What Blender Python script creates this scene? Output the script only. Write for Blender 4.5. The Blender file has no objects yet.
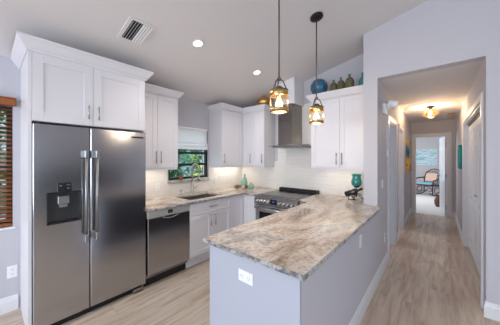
import bpy, bmesh, math, random
from mathutils import Vector, Matrix
random.seed(7)
PI = math.pi
sc = bpy.context.scene
COL = sc.collection

# ------------------------------------------------------------------ camera, sky, lights, exposure
EYE = 1.46
YAW = math.radians(40.1)
cam_d = bpy.data.cameras.new('camera')
cam_d.sensor_width = 36.0
cam_d.lens = 222.0 / 500.0 * 36.0
cam_d.shift_y = -4.5 / 500.0
cam_d.clip_start = 0.02
cam = bpy.data.objects.new('camera', cam_d)
cam.location = (0, 0, EYE)
cam.rotation_euler = (PI / 2, 0, YAW)
COL.objects.link(cam)
sc.camera = cam

w = bpy.data.worlds.new('sky')
sc.world = w
w.use_nodes = True
bg = w.node_tree.nodes['Background']
bg.inputs[0].default_value = (0.72, 0.86, 1.0, 1)
bg.inputs[1].default_value = 3.6

def area(name, loc, rot, sx, sy, power, color):
    d = bpy.data.lights.new(name, 'AREA')
    d.shape = 'RECTANGLE'; d.size = sx; d.size_y = sy
    d.energy = power; d.color = color
    o = bpy.data.objects.new(name, d); COL.objects.link(o)
    o.location = loc; o.rotation_euler = rot
    return o

def point(name, loc, power, color, r=0.03):
    d = bpy.data.lights.new(name, 'POINT')
    d.energy = power; d.color = color; d.shadow_soft_size = r
    o = bpy.data.objects.new(name, d); COL.objects.link(o)
    o.location = loc
    return o

def spot(name, loc, power, color, angle=140, r=0.05):
    d = bpy.data.lights.new(name, 'SPOT')
    d.energy = power; d.color = color; d.shadow_soft_size = r
    d.spot_size = math.radians(angle); d.spot_blend = 0.6
    o = bpy.data.objects.new(name, d); COL.objects.link(o)
    o.location = loc
    return o

DAY = (0.85, 0.92, 1.0)
WARM = (1.0, 0.74, 0.45)
area('daylight_rear_window', (-1.6, -3.97, 1.45), (PI / 2, 0, 0), 1.9, 1.9, 66, DAY)
area('daylight_rear_window', (1.5, -3.97, 1.3), (PI / 2, 0, 0), 1.9, 2.1, 22, DAY)
area('daylight_patio_door', (3.57, -1.2, 1.15), (PI / 2, 0, PI / 2), 2.6, 2.1, 8, DAY)
area('daylight_far_room', (-1.42, 9.8, 1.5), (PI / 2, 0, -PI / 2), 2.6, 1.6, 34, (0.95, 0.97, 1.0))
area('daylight_side_room', (-2.3, 5.6, 1.5), (PI / 2, 0, -PI / 2), 1.2, 1.0, 16, DAY)
area('daylight_side_room', (-2.3, 3.95, 1.5), (PI / 2, 0, -PI / 2), 0.7, 1.0, 9, DAY)
sc.view_settings.view_transform = 'Standard'
sc.view_settings.look = 'None'
sc.view_settings.gamma = 1.0
sc.view_settings.use_curve_mapping = False
sc.view_settings.exposure = 0.16

# ------------------------------------------------------------------ materials
def hexc(r, g, b):
    f = lambda c: (c / 255 / 12.92) if c / 255 <= 0.04045 else ((c / 255 + 0.055) / 1.055) ** 2.4
    return (f(r), f(g), f(b), 1)

def mat(name, col, rough=0.5, metal=0.0, bump=0.0, bscale=60, bstretch=(1, 1, 1), emit=None, estr=0, trans=0.0, ior=1.45, var=0.0, coat=0.0):
    m = bpy.data.materials.new(name); m.use_nodes = True
    nt = m.node_tree; b = nt.nodes['Principled BSDF']
    b.inputs['Base Color'].default_value = col
    b.inputs['Roughness'].default_value = rough
    b.inputs['Metallic'].default_value = metal
    b.inputs['IOR'].default_value = ior
    b.inputs['Transmission Weight'].default_value = trans
    b.inputs['Coat Weight'].default_value = coat
    if emit:
        b.inputs['Emission Color'].default_value = emit
        b.inputs['Emission Strength'].default_value = estr
    tc = nt.nodes.new('ShaderNodeTexCoord')
    mp = nt.nodes.new('ShaderNodeMapping'); mp.inputs['Scale'].default_value = bstretch
    nz = nt.nodes.new('ShaderNodeTexNoise'); nz.inputs['Scale'].default_value = bscale; nz.inputs['Detail'].default_value = 3
    nt.links.new(tc.outputs['Object'], mp.inputs[0]); nt.links.new(mp.outputs[0], nz.inputs['Vector'])
    if bump:
        bp = nt.nodes.new('ShaderNodeBump'); bp.inputs['Strength'].default_value = bump; bp.inputs['Distance'].default_value = 0.002
        nt.links.new(nz.outputs['Fac'], bp.inputs['Height']); nt.links.new(bp.outputs[0], b.inputs['Normal'])
    if var:
        mx = nt.nodes.new('ShaderNodeMix'); mx.data_type = 'RGBA'
        mx.inputs['A'].default_value = tuple(c * (1 - var) for c in col[:3]) + (1,)
        mx.inputs['B'].default_value = tuple(min(1, c * (1 + var)) for c in col[:3]) + (1,)
        nt.links.new(nz.outputs['Fac'], mx.inputs['Factor']); nt.links.new(mx.outputs['Result'], b.inputs['Base Color'])
    return m

def ramp(nt, stops):
    r = nt.nodes.new('ShaderNodeValToRGB')
    e = r.color_ramp.elements
    while len(e) < len(stops): e.new(0.5)
    for i, (p, c) in enumerate(stops):
        e[i].position = p; e[i].color = c
    return r

def mat_floor():
    m = mat('whitewashed oak planks', hexc(190, 170, 150), 0.32)
    nt = m.node_tree; b = nt.nodes['Principled BSDF']; L = nt.links
    for n in list(nt.nodes):
        if n.type in ('TEX_NOISE', 'MAPPING'): nt.nodes.remove(n)
    tc = nt.nodes['Texture Coordinate']
    mp = nt.nodes.new('ShaderNodeMapping'); mp.inputs['Rotation'].default_value = (0, 0, PI / 2)
    mp.inputs['Location'].default_value = (0.35, 0.07, 0)
    L.new(tc.outputs['Object'], mp.inputs[0])
    br = nt.nodes.new('ShaderNodeTexBrick'); br.offset = 0.37; br.offset_frequency = 2
    br.inputs['Scale'].default_value = 1; br.inputs['Brick Width'].default_value = 1.2; br.inputs['Row Height'].default_value = 0.2
    br.inputs['Mortar Size'].default_value = 0.0018; br.inputs['Mortar Smooth'].default_value = 0.2
    br.inputs['Color1'].default_value = (0, 0, 0, 1); br.inputs['Color2'].default_value = (1, 1, 1, 1); br.inputs['Mortar'].default_value = (0.5, 0.5, 0.5, 1)
    L.new(mp.outputs[0], br.inputs['Vector'])
    # offset the grain in each plank
    comb = nt.nodes.new('ShaderNodeVectorMath'); comb.operation = 'MULTIPLY_ADD'
    L.new(br.outputs['Color'], comb.inputs[0]); comb.inputs[1].default_value = (7.3, 3.1, 5.7); L.new(mp.outputs[0], comb.inputs[2])
    st = nt.nodes.new('ShaderNodeMapping'); st.inputs['Scale'].default_value = (1.3, 11, 1)
    L.new(comb.outputs[0], st.inputs[0])
    n1 = nt.nodes.new('ShaderNodeTexNoise'); n1.inputs['Scale'].default_value = 1.6; n1.inputs['Detail'].default_value = 7; n1.inputs['Distortion'].default_value = 0.7
    L.new(st.outputs[0], n1.inputs['Vector'])
    r1 = ramp(nt, [(0.2, hexc(156, 133, 112)), (0.38, hexc(188, 169, 151)), (0.52, hexc(205, 190, 175)), (0.75, hexc(218, 207, 195))])
    L.new(n1.outputs['Fac'], r1.inputs[0])
    # per-plank tint
    r2 = ramp(nt, [(0.0, (0.88, 0.87, 0.86, 1)), (0.5, (0.95, 0.945, 0.94, 1)), (1.0, (1.0, 0.99, 0.98, 1))])
    L.new(br.outputs['Color'], r2.inputs[0])
    mu = nt.nodes.new('ShaderNodeMix'); mu.data_type = 'RGBA'; mu.blend_type = 'MULTIPLY'; mu.inputs['Factor'].default_value = 1
    L.new(r1.outputs[0], mu.inputs['A']); L.new(r2.outputs[0], mu.inputs['B'])
    # knots
    s2 = nt.nodes.new('ShaderNodeMapping'); s2.inputs['Scale'].default_value = (3.0, 9, 1); L.new(comb.outputs[0], s2.inputs[0])
    n2 = nt.nodes.new('ShaderNodeTexNoise'); n2.inputs['Scale'].default_value = 1.3; n2.inputs['Detail'].default_value = 4; L.new(s2.outputs[0], n2.inputs['Vector'])
    r3 = ramp(nt, [(0.64, (1, 1, 1, 1)), (0.74, (0.62, 0.52, 0.43, 1))]); L.new(n2.outputs['Fac'], r3.inputs[0])
    m3 = nt.nodes.new('ShaderNodeMix'); m3.data_type = 'RGBA'; m3.blend_type = 'MULTIPLY'; m3.inputs['Factor'].default_value = 0.8
    L.new(mu.outputs['Result'], m3.inputs['A']); L.new(r3.outputs[0], m3.inputs['B'])
    m4 = nt.nodes.new('ShaderNodeMix'); m4.data_type = 'RGBA'
    L.new(br.outputs['Fac'], m4.inputs['Factor']); L.new(m3.outputs['Result'], m4.inputs['A']); m4.inputs['B'].default_value = hexc(165, 148, 132)
    L.new(m4.outputs['Result'], b.inputs['Base Color'])
    bp = nt.nodes.new('ShaderNodeBump'); bp.inputs['Strength'].default_value = 0.12; bp.inputs['Distance'].default_value = 0.002
    L.new(n1.outputs['Fac'], bp.inputs['Height']); L.new(bp.outputs[0], b.inputs['Normal'])
    return m

def mat_granite():
    m = mat('fantasy brown granite', hexc(180, 155, 130), 0.17)
    nt = m.node_tree; b = nt.nodes['Principled BSDF']; L = nt.links
    for n in list(nt.nodes):
        if n.type in ('TEX_NOISE', 'MAPPING'): nt.nodes.remove(n)
    tc = nt.nodes['Texture Coordinate']
    mp = nt.nodes.new('ShaderNodeMapping'); mp.inputs['Rotation'].default_value = (0, 0, math.radians(25)); mp.inputs['Scale'].default_value = (2.2, 1.1, 2)
    L.new(tc.outputs['Object'], mp.inputs[0])
    n1 = nt.nodes.new('ShaderNodeTexNoise'); n1.inputs['Scale'].default_value = 1.5; n1.inputs['Detail'].default_value = 12; n1.inputs['Roughness'].default_value = 0.70; n1.inputs['Distortion'].default_value = 0.9
    L.new(mp.outputs[0], n1.inputs['Vector'])
    r1 = ramp(nt, [(0.26, hexc(100, 88, 82)), (0.40, hexc(158, 139, 125)), (0.49, hexc(196, 180, 166)), (0.55, hexc(214, 204, 194)), (0.62, hexc(158, 153, 152)), (0.70, hexc(198, 184, 170)), (0.8, hexc(222, 218, 213))])
    L.new(n1.outputs['Fac'], r1.inputs[0])
    n2 = nt.nodes.new('ShaderNodeTexNoise'); n2.inputs['Scale'].default_value = 38; n2.inputs['Detail'].default_value = 4
    L.new(tc.outputs['Object'], n2.inputs['Vector'])
    r2 = ramp(nt, [(0.36, (0.52, 0.48, 0.46, 1)), (0.52, (1, 1, 1, 1))]); L.new(n2.outputs['Fac'], r2.inputs[0])
    mu = nt.nodes.new('ShaderNodeMix'); mu.data_type = 'RGBA'; mu.blend_type = 'MULTIPLY'; mu.inputs['Factor'].default_value = 0.6
    L.new(r1.outputs[0], mu.inputs['A']); L.new(r2.outputs[0], mu.inputs['B'])
    # thin pale veins
    n3 = nt.nodes.new('ShaderNodeTexNoise'); n3.inputs['Scale'].default_value = 0.9; n3.inputs['Detail'].default_value = 8; n3.inputs['Distortion'].default_value = 2.2
    L.new(mp.outputs[0], n3.inputs['Vector'])
    r3 = ramp(nt, [(0.47, (0, 0, 0, 1)), (0.495, (0.32, 0.32, 0.32, 1)), (0.52, (0, 0, 0, 1))]); L.new(n3.outputs['Fac'], r3.inputs[0])
    m3 = nt.nodes.new('ShaderNodeMix'); m3.data_type = 'RGBA'
    L.new(r3.outputs[0], m3.inputs['Factor']); L.new(mu.outputs['Result'], m3.inputs['A']); m3.inputs['B'].default_value = hexc(222, 212, 200)
    L.new(m3.outputs['Result'], b.inputs['Base Color'])
    return m

def mat_edge():
    m = mat('chiselled granite edge', hexc(150, 150, 150), 0.35, bump=0.7, bscale=45)
    nt = m.node_tree; b = nt.nodes['Principled BSDF']; L = nt.links
    n1 = nt.nodes.new('ShaderNodeTexNoise'); n1.inputs['Scale'].default_value = 22; n1.inputs['Detail'].default_value = 5
    L.new(nt.nodes['Texture Coordinate'].outputs['Object'], n1.inputs['Vector'])
    r = ramp(nt, [(0.34, hexc(92, 92, 98)), (0.46, hexc(140, 138, 140)), (0.56, hexc(186, 186, 188)), (0.68, hexc(150, 130, 112))])
    L.new(n1.outputs['Fac'], r.inputs[0]); L.new(r.outputs[0], b.inputs['Base Color'])
    return m

def mat_tile():
    m = mat('white glazed subway tile', hexc(236, 232, 226), 0.15)
    nt = m.node_tree; b = nt.nodes['Principled BSDF']; L = nt.links
    tc = nt.nodes['Texture Coordinate']
    sp = nt.nodes.new('ShaderNodeSeparateXYZ'); L.new(tc.outputs['Object'], sp.inputs[0])
    ad = nt.nodes.new('ShaderNodeMath'); L.new(sp.outputs[0], ad.inputs[0]); L.new(sp.outputs[1], ad.inputs[1])
    cb = nt.nodes.new('ShaderNodeCombineXYZ'); L.new(ad.outputs[0], cb.inputs[0]); L.new(sp.outputs[2], cb.inputs[1])
    br = nt.nodes.new('ShaderNodeTexBrick'); br.offset = 0.5
    br.inputs['Scale'].default_value = 1; br.inputs['Brick Width'].default_value = 0.2; br.inputs['Row Height'].default_value = 0.065
    br.inputs['Mortar Size'].default_value = 0.0018; br.inputs['Mortar Smooth'].default_value = 0.4
    br.inputs['Color1'].default_value = hexc(236, 233, 229); br.inputs['Color2'].default_value = hexc(234, 231, 227); br.inputs['Mortar'].default_value = hexc(222, 218, 214)
    L.new(cb.outputs[0], br.inputs['Vector']); L.new(br.outputs['Color'], b.inputs['Base Color'])
    bp = nt.nodes.new('ShaderNodeBump'); bp.invert = True; bp.inputs['Strength'].default_value = 0.5; bp.inputs['Distance'].default_value = 0.002
    L.new(br.outputs['Fac'], bp.inputs['Height']); L.new(bp.outputs[0], b.inputs['Normal'])
    return m

def mat_steel(name, col, stretch, rough=0.26):
    m = mat(name, col, rough, 1.0, bump=0.06, bscale=8, bstretch=stretch)
    return m

def mat_glass(name, col, rough=0.02, mixf=0.15):
    # clear pane: mostly straight-through with a glossy coat
    m = bpy.data.materials.new(name); m.use_nodes = True
    nt = m.node_tree; nt.nodes.clear()
    o = nt.nodes.new('ShaderNodeOutputMaterial'); t = nt.nodes.new('ShaderNodeBsdfTransparent'); g = nt.nodes.new('ShaderNodeBsdfGlossy')
    g.inputs['Roughness'].default_value = rough; t.inputs[0].default_value = col
    f = nt.nodes.new('ShaderNodeLayerWeight'); f.inputs[0].default_value = 0.5
    p_ = nt.nodes.new('ShaderNodeMath'); p_.operation = 'POWER'; p_.inputs[1].default_value = 4.0; nt.links.new(f.outputs['Facing'], p_.inputs[0])
    a = nt.nodes.new('ShaderNodeMath'); a.operation = 'MULTIPLY_ADD'; a.inputs[1].default_value = 0.6; a.inputs[2].default_value = 0.03 + mixf * 0.1; nt.links.new(p_.outputs[0], a.inputs[0])
    x = nt.nodes.new('ShaderNodeMixShader'); nt.links.new(a.outputs[0], x.inputs[0]); nt.links.new(t.outputs[0], x.inputs[1]); nt.links.new(g.outputs[0], x.inputs[2])
    nt.links.new(x.outputs[0], o.inputs[0])
    return m

def mat_shade():
    m = mat('white roman shade cloth', hexc(240, 240, 242), 0.9, bump=0.2, bscale=300)
    nt = m.node_tree; b = nt.nodes['Principled BSDF']
    t = nt.nodes.new('ShaderNodeBsdfTranslucent'); t.inputs[0].default_value = (0.9, 0.9, 0.92, 1)
    x = nt.nodes.new('ShaderNodeMixShader'); x.inputs[0].default_value = 0.45
    nt.links.new(b.outputs[0], x.inputs[1]); nt.links.new(t.outputs[0], x.inputs[2]); nt.links.new(x.outputs[0], nt.nodes['Material Output'].inputs[0])
    return m

def mat_picture(name, stops, scale=(1, 1, 9), noise=2.0):
    m = mat(name, (1, 1, 1, 1), 0.6)
    nt = m.node_tree; b = nt.nodes['Principled BSDF']; L = nt.links
    tc = nt.nodes['Texture Coordinate']
    mp = nt.nodes.new('ShaderNodeMapping'); mp.inputs['Scale'].default_value = scale; L.new(tc.outputs['Object'], mp.inputs[0])
    n = nt.nodes.new('ShaderNodeTexNoise'); n.inputs['Scale'].default_value = noise; n.inputs['Detail'].default_value = 6; L.new(mp.outputs[0], n.inputs['Vector'])
    r = ramp(nt, stops); L.new(n.outputs['Fac'], r.inputs[0]); L.new(r.outputs[0], b.inputs['Base Color'])
    return m

M = {}
M['wall'] = mat('lavender grey wall paint', hexc(197, 195, 203), 0.7, bump=0.15, bscale=180)
M['ceiling'] = mat('ceiling paint', hexc(226, 222, 223), 0.85, bump=0.15, bscale=140)
M['reflection_dark'] = mat('dark slate reflection paint', hexc(38, 41, 52), 0.6, bump=0.15, bscale=180)  # dark tone added for what the refrigerator doors mirror
M['farwall'] = mat('far room wall paint', hexc(206, 203, 206), 0.75, bump=0.1, bscale=150)
M['trim'] = mat('white trim paint', hexc(226, 227, 232), 0.35, bump=0.04)
M['endpanel'] = mat('pale blue grey panel paint', hexc(180, 183, 197), 0.45, bump=0.05)
M['cab'] = mat('white cabinet lacquer', hexc(226, 224, 230), 0.33, bump=0.03, bscale=90)
M['gap'] = mat('black fittings and shaded gaps', (0.01, 0.01, 0.012, 1), 0.6)  # black fittings, and shade painted into gaps and the vent
M['floor'] = mat_floor()
M['carpet'] = mat('pale carpet', hexc(226, 222, 218), 0.95, bump=0.5, bscale=220, var=0.04)
M['granite'] = mat_granite()
M['edge'] = mat_edge()
M['tile'] = mat_tile()
M['steel_v'] = mat_steel('brushed steel door', (0.46, 0.46, 0.48, 1), (1.2, 1.2, 90), 0.2)
M['steel_h'] = mat_steel('brushed steel trim', (0.55, 0.54, 0.54, 1), (1.2, 1.2, 80))
M['steel_d'] = mat_steel('dark brushed steel', (0.28, 0.26, 0.26, 1), (90, 90, 1.2), 0.3)
M['steel_bar'] = mat_steel('satin steel bar', (0.34, 0.34, 0.35, 1), (90, 90, 1.2), 0.42)
M['faucet'] = mat('brushed nickel faucet', (0.42, 0.40, 0.38, 1), 0.3, 1.0)
M['strip'] = mat('light satin steel strip', (0.52, 0.50, 0.48, 1), 0.4, 0.35)
M['nickel'] = mat('satin nickel', (0.5, 0.49, 0.5, 1), 0.25, 1.0, bump=0.03)
M['chrome'] = mat('polished nickel', (0.7, 0.7, 0.72, 1), 0.1, 1.0)
M['bronze'] = mat('aged pewter pendant metal', (0.16, 0.14, 0.135, 1), 0.42, 0.9, bump=0.1)
M['black'] = mat('black enamel', (0.012, 0.012, 0.014, 1), 0.3)
M['blackglass'] = mat('black ceramic glass', (0.012, 0.012, 0.015, 1), 0.12, ior=1.3)
M['cavity'] = mat('dispenser lining darkened for depth', (0.06, 0.062, 0.068, 1), 0.25, 0.4)  # shade of a deeper dispenser recess put into the colour
M['hood'] = mat('rippled dark hood steel', (0.27, 0.245, 0.23, 1), 0.2, 1.0, bump=0.5, bscale=5, bstretch=(1, 1, 5))
M['brass'] = mat('antique brass', (0.66, 0.42, 0.15, 1), 0.34, 1.0, bump=0.1)
M['copper'] = mat('hammered copper gold', (0.75, 0.42, 0.14, 1), 0.28, 1.0, bump=0.9, bscale=70)
M['glass'] = mat_glass('clear glass', (0.97, 0.98, 0.98, 1))
M['amberglass'] = mat_glass('seeded warm glass', (0.97, 0.93, 0.86, 1), 0.06, 0.5)
M['bulb'] = mat('glowing filament bulb', (1, 0.8, 0.5, 1), 0.3, emit=(1.0, 0.72, 0.38, 1), estr=3.2)
M['lens'] = mat('recessed lamp lens', (1, 1, 1, 1), 0.3, emit=(1.0, 0.9, 0.78, 1), estr=9)
M['ledstrip'] = mat('warm led diffuser', (1, 1, 1, 1), 0.3, emit=(1.0, 0.78, 0.5, 1), estr=5)
M['white'] = mat('white plastic', hexc(240, 240, 242), 0.35)
M['slot'] = mat('outlet slot', (0.03, 0.03, 0.03, 1), 0.6)
M['redwood'] = mat('stained wood blind slat', hexc(150, 86, 44), 0.35, bstretch=(6, 0.6, 6), bscale=9, var=0.25)
M['cord'] = mat('blind tape brown', hexc(120, 66, 38), 0.7)
M['winframe'] = mat('black window frame', (0.012, 0.012, 0.014, 1), 0.4)
M['shade'] = mat_shade()
M['display'] = mat('blue display', (0.0, 0.0, 0.02, 1), 0.2, emit=(0.05, 0.12, 0.9, 1), estr=0.6)
M['dot'] = mat('white indicator print', (0.5, 0.6, 0.7, 1), 0.4)
M['teal'] = mat('teal green crackle glass', hexc(60, 170, 165), 0.1, var=0.5, bscale=22, coat=0.6, trans=0.45)
M['sea'] = mat('pale sea green glass', hexc(140, 182, 164), 0.2, coat=0.5, var=0.15, bscale=20)
M['blueglass'] = mat('cobalt turquoise glass', hexc(8, 98, 138), 0.1, coat=0.8, var=0.5, bscale=12)
M['bottle_green'] = mat('green bottle glass', hexc(70, 120, 95), 0.1, coat=0.5)
M['wicker'] = mat('woven wicker', hexc(118, 80, 60), 0.75, bump=1.0, bscale=120, var=0.35)
M['rattan'] = mat('dark rattan', hexc(84, 46, 30), 0.5, bump=0.6, bscale=120, var=0.3)
M['rope'] = mat('jute rope', hexc(118, 84, 56), 0.9, bump=0.8, bscale=200)
M['iron'] = mat('black iron', (0.03, 0.027, 0.026, 1), 0.4, 0.6)
M['darkbottle'] = mat('dark wine bottle glass', (0.01, 0.012, 0.01, 1), 0.08, coat=0.6)
M['shell'] = mat('brown mottled shell', hexc(120, 96, 70), 0.5, var=0.45, bscale=40)
M['shell2'] = mat('pale shell', hexc(196, 184, 160), 0.5, var=0.2, bscale=40)
M['amber'] = mat('amber soap glass', hexc(140, 74, 20), 0.1, coat=0.6)
M['blue_cushion'] = mat('aqua blue cushion', hexc(120, 178, 200), 0.9, var=0.12, bscale=12)
M['pink_cushion'] = mat('peach patterned cushion', hexc(214, 178, 158), 0.9, var=0.25, bscale=20)
M['leaf'] = mat('palm leaf green', hexc(60, 130, 70), 0.5, var=0.4, bscale=6)
M['leaf2'] = mat('dark shrub leaf', hexc(36, 86, 60), 0.5, var=0.4, bscale=6)
M['leafy'] = mat('yellow green leaf', hexc(190, 205, 50), 0.5, var=0.25, bscale=6)
M['stem'] = mat('plant stem', hexc(90, 90, 50), 0.8)
M['grass'] = mat('lawn', hexc(80, 120, 60), 0.95, var=0.3, bscale=20)
M['stucco'] = mat('pale stucco', hexc(170, 195, 210), 0.9, bump=0.4, bscale=60)
M['sea_pic'] = mat_picture('seascape print', [(0.30, hexc(225, 238, 242)), (0.42, hexc(170, 212, 222)), (0.50, hexc(232, 240, 242)), (0.60, hexc(96, 168, 188)), (0.68, hexc(222, 236, 240))], (1.2, 1, 7), 2.2)
M['abs_pic'] = mat_picture('blue and yellow painting', [(0.38, hexc(30, 75, 125)), (0.46, hexc(45, 120, 165)), (0.50, hexc(225, 170, 45)), (0.57, hexc(235, 190, 70)), (0.62, hexc(35, 90, 140))], (1, 1, 1.4), 2.6)
M['teal_pic'] = mat_picture('teal painting', [(0.3, hexc(15, 90, 100)), (0.5, hexc(25, 150, 145)), (0.7, hexc(25, 100, 120))], (1, 3, 3), 2)

# ------------------------------------------------------------------ mesh helpers
class MB:
    def __init__(s):
        s.bm = bmesh.new(); s.mats = []; s.cur = 0
    def use(s, m):
        if m not in s.mats: s.mats.append(m)
        s.cur = s.mats.index(m); return s
    def _mark(s, faces):
        for f in faces: f.material_index = s.cur
    def box(s, x0, y0, z0, x1, y1, z1, bev=0.0, seg=1, T=None):
        before = set(s.bm.faces)
        r = bmesh.ops.create_cube(s.bm, size=1.0)
        mt = Matrix.Translation(((x0 + x1) / 2, (y0 + y1) / 2, (z0 + z1) / 2)) @ Matrix.Diagonal((abs(x1 - x0), abs(y1 - y0), abs(z1 - z0), 1))
        bmesh.ops.transform(s.bm, matrix=mt, verts=r['verts'])
        vs = r['verts']
        if bev > 0:
            es = list({e for v in vs for e in v.link_edges})
            bmesh.ops.bevel(s.bm, geom=es, offset=bev, segments=seg, affect='EDGES', profile=0.5)
        new = [f for f in s.bm.faces if f not in before]
        if T is not None:
            bmesh.ops.transform(s.bm, matrix=T, verts=list({v for f in new for v in f.verts}))
        s._mark(new); return s
    def prism(s, pts, z0, z1, axis='z'):
        # pts: 2D outline; extruded along axis
        def P(a, b, c):
            return {'z': (a, b, c), 'y': (a, c, b), 'x': (c, a, b)}[axis]
        lo = [s.bm.verts.new(P(p[0], p[1], z0)) for p in pts]
        hi = [s.bm.verts.new(P(p[0], p[1], z1)) for p in pts]
        n = len(pts); fs = [s.bm.faces.new(lo), s.bm.faces.new(hi)]
        for i in range(n):
            fs.append(s.bm.faces.new((lo[i], lo[(i + 1) % n], hi[(i + 1) % n], hi[i])))
        bmesh.ops.recalc_face_normals(s.bm, faces=fs)
        s._mark(fs); return s
    def tube(s, pts, r, n=10, closed=False, radii=None):
        pts = [Vector(p) for p in pts]; m = len(pts); rings = []; fs = []
        up = None
        for i, p in enumerate(pts):
            if closed: t = (pts[(i + 1) % m] - pts[i - 1])
            else: t = pts[min(i + 1, m - 1)] - pts[max(i - 1, 0)]
            t.normalize()
            if up is None:
                a = Vector((0, 0, 1)) if abs(t.z) < 0.9 else Vector((1, 0, 0))
                u = t.cross(a).normalized()
            else:
                u = (up - t * up.dot(t)).normalized()
            up = u; v = t.cross(u)
            rr = radii[i] if radii else r
            rings.append([s.bm.verts.new(p + (u * math.cos(2 * PI * k / n) + v * math.sin(2 * PI * k / n)) * rr) for k in range(n)])
        cnt = m if closed else m - 1
        for i in range(cnt):
            A = rings[i]; B = rings[(i + 1) % m]
            for k in range(n):
                fs.append(s.bm.faces.new((A[k], A[(k + 1) % n], B[(k + 1) % n], B[k])))
        if not closed:
            fs.append(s.bm.faces.new(rings[0])); fs.append(s.bm.faces.new(rings[-1]))
        bmesh.ops.recalc_face_normals(s.bm, faces=fs)
        for f in fs: f.smooth = True
        s._mark(fs); return s
    def lathe(s, prof, c=(0, 0, 0), n=24, T=None, smooth=True):
        # prof: (r, z) list
        rings = []; fs = []
        for r, z in prof:
            if r < 1e-6: rings.append([s.bm.verts.new((c[0], c[1], c[2] + z))])
            else: rings.append([s.bm.verts.new((c[0] + r * math.cos(2 * PI * k / n), c[1] + r * math.sin(2 * PI * k / n), c[2] + z)) for k in range(n)])
        for A, B in zip(rings, rings[1:]):
            for k in range(n):
                a = [A[k % len(A)], A[(k + 1) % n % len(A)], B[(k + 1) % n % len(B)], B[k % len(B)]]
                q = []
                for v in a:
                    if v not in q: q.append(v)
                if len(q) >= 3: fs.append(s.bm.faces.new(q))
        if T is not None:
            bmesh.ops.transform(s.bm, matrix=T, verts=[v for r in rings for v in r])
        bmesh.ops.recalc_face_normals(s.bm, faces=fs)
        for f in fs: f.smooth = smooth
        s._mark(fs); return s
    def sweep(s, path, prof, closed_prof=True):
        # path: 2D points (x, y) ; prof: (out, z), out = to the right-hand side of travel; mitred corners
        P = [Vector(p) for p in path]; n = len(P); offs = []
        for i in range(n):
            d1 = (P[i] - P[i - 1]).normalized() if i > 0 else None
            d2 = (P[i + 1] - P[i]).normalized() if i < n - 1 else None
            if d1 is None: d1 = d2
            if d2 is None: d2 = d1
            n1 = Vector((d1.y, -d1.x)); n2 = Vector((d2.y, -d2.x))
            b = (n1 + n2).normalized(); b = b / max(0.2, b.dot(n1)); offs.append(b)
        rows = [[s.bm.verts.new((P[i].x + offs[i].x * o, P[i].y + offs[i].y * o, z)) for o, z in prof] for i in range(n)]
        fs = []; m = len(prof)
        for A, B in zip(rows, rows[1:]):
            for k in range(m if closed_prof else m - 1):
                fs.append(s.bm.faces.new((A[k], A[(k + 1) % m], B[(k + 1) % m], B[k])))
        fs.append(s.bm.faces.new(rows[0])); fs.append(s.bm.faces.new(rows[-1]))
        bmesh.ops.recalc_face_normals(s.bm, faces=fs)
        s._mark(fs); return s
    def quad(s, pts):
        f = s.bm.faces.new([s.bm.verts.new(p) for p in pts]); s._mark([f]); return s
    def ball(s, c, r, sc_=(1, 1, 1), seg=16):
        prof = [(r * math.sin(PI * i / (seg // 2)), -r * math.cos(PI * i / (seg // 2))) for i in range(seg // 2 + 1)]
        prof[0] = (0, -r); prof[-1] = (0, r)
        T = Matrix.Translation(c) @ Matrix.Diagonal((*sc_, 1))
        return s.lathe(prof, (0, 0, 0), seg, T)
    def build(s, name, m=None, parent=None, world=False):
        me = bpy.data.meshes.new(name)
        if world and parent is not None:
            bmesh.ops.transform(s.bm, matrix=MW[root_of(parent)].inverted(), verts=s.bm.verts)
        s.bm.to_mesh(me); s.bm.free()
        ms = s.mats if s.mats else [m]
        if s.mats and m is not None: ms = s.mats
        for k in ms: me.materials.append(M[k] if isinstance(k, str) else k)
        o = bpy.data.objects.new(name, me); COL.objects.link(o)
        if parent is not None: o.parent = parent
        return o

MW = {}
def root_of(o):
    while o.parent is not None: o = o.parent
    return o.name

def tag(o, label, cat, group=None):
    o['label'] = label; o['category'] = cat
    if group: o['group'] = group
    return o

def thing(name, label, cat, loc=(0, 0, 0), rz=0.0, group=None):
    o = bpy.data.objects.new(name, None); COL.objects.link(o)
    o.empty_display_size = 0.1
    o.location = loc; o.rotation_euler = (0, 0, rz)
    MW[o.name] = Matrix.Translation(loc) @ Matrix.Rotation(rz, 4, 'Z')
    return tag(o, label, cat, group)

def struct(name, mb, m, parent=None):
    o = mb.build(name, m, parent)
    if parent is None: o['kind'] = 'structure'
    return o

# ------------------------------------------------------------------ the setting
WX = -3.12          # kitchen window wall
BY = 3.43           # kitchen range wall
HY = 2.96           # plane of the hall opening
HL, HR = -0.535, 0.346
HC = 2.40           # hall ceiling
EY = 7.30           # end of hall
REAR, RX = -4.0, 3.6
def cz(x): return 2.42 + 0.222 * (x + 3.12) if x < 1.0 else 2.42 + 0.222 * 4.12 - 0.222 * (x - 1.0)

b = MB(); b.box(WX - 0.15, REAR - 0.15, -0.12, RX + 0.15, 7.4, 0)
struct('floor', b, 'floor')
b = MB(); b.box(-1.6, 7.4, -0.12, 1.6, 12.2, 0)
struct('floor', b, 'carpet')
b = MB()
b.prism([(WX - 0.15, cz(WX - 0.15)), (1.0, cz(1.0)), (RX + 0.15, cz(RX + 0.15)), (RX + 0.15, cz(RX) + 0.2), (1.0, cz(1.0) + 0.2), (WX - 0.15, cz(WX) + 0.2)], REAR - 0.15, BY + 0.12, 'y')
struct('ceiling', b, 'ceiling')
b = MB(); b.box(HL, HY + 0.12, HC, HR + 0.001, BY + 0.12, HC + 0.1); b.box(HR + 0.001, HY + 0.12, HC, 1.6, BY + 0.12, HC + 0.1); b.box(HL - 0.12, BY + 0.12, HC, 1.6, EY + 0.1, HC + 0.1); b.box(HL - 1.9, BY + 0.12, HC, HL - 0.12, EY + 0.1, HC + 0.1)
struct('ceiling', b, 'ceiling')
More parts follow.
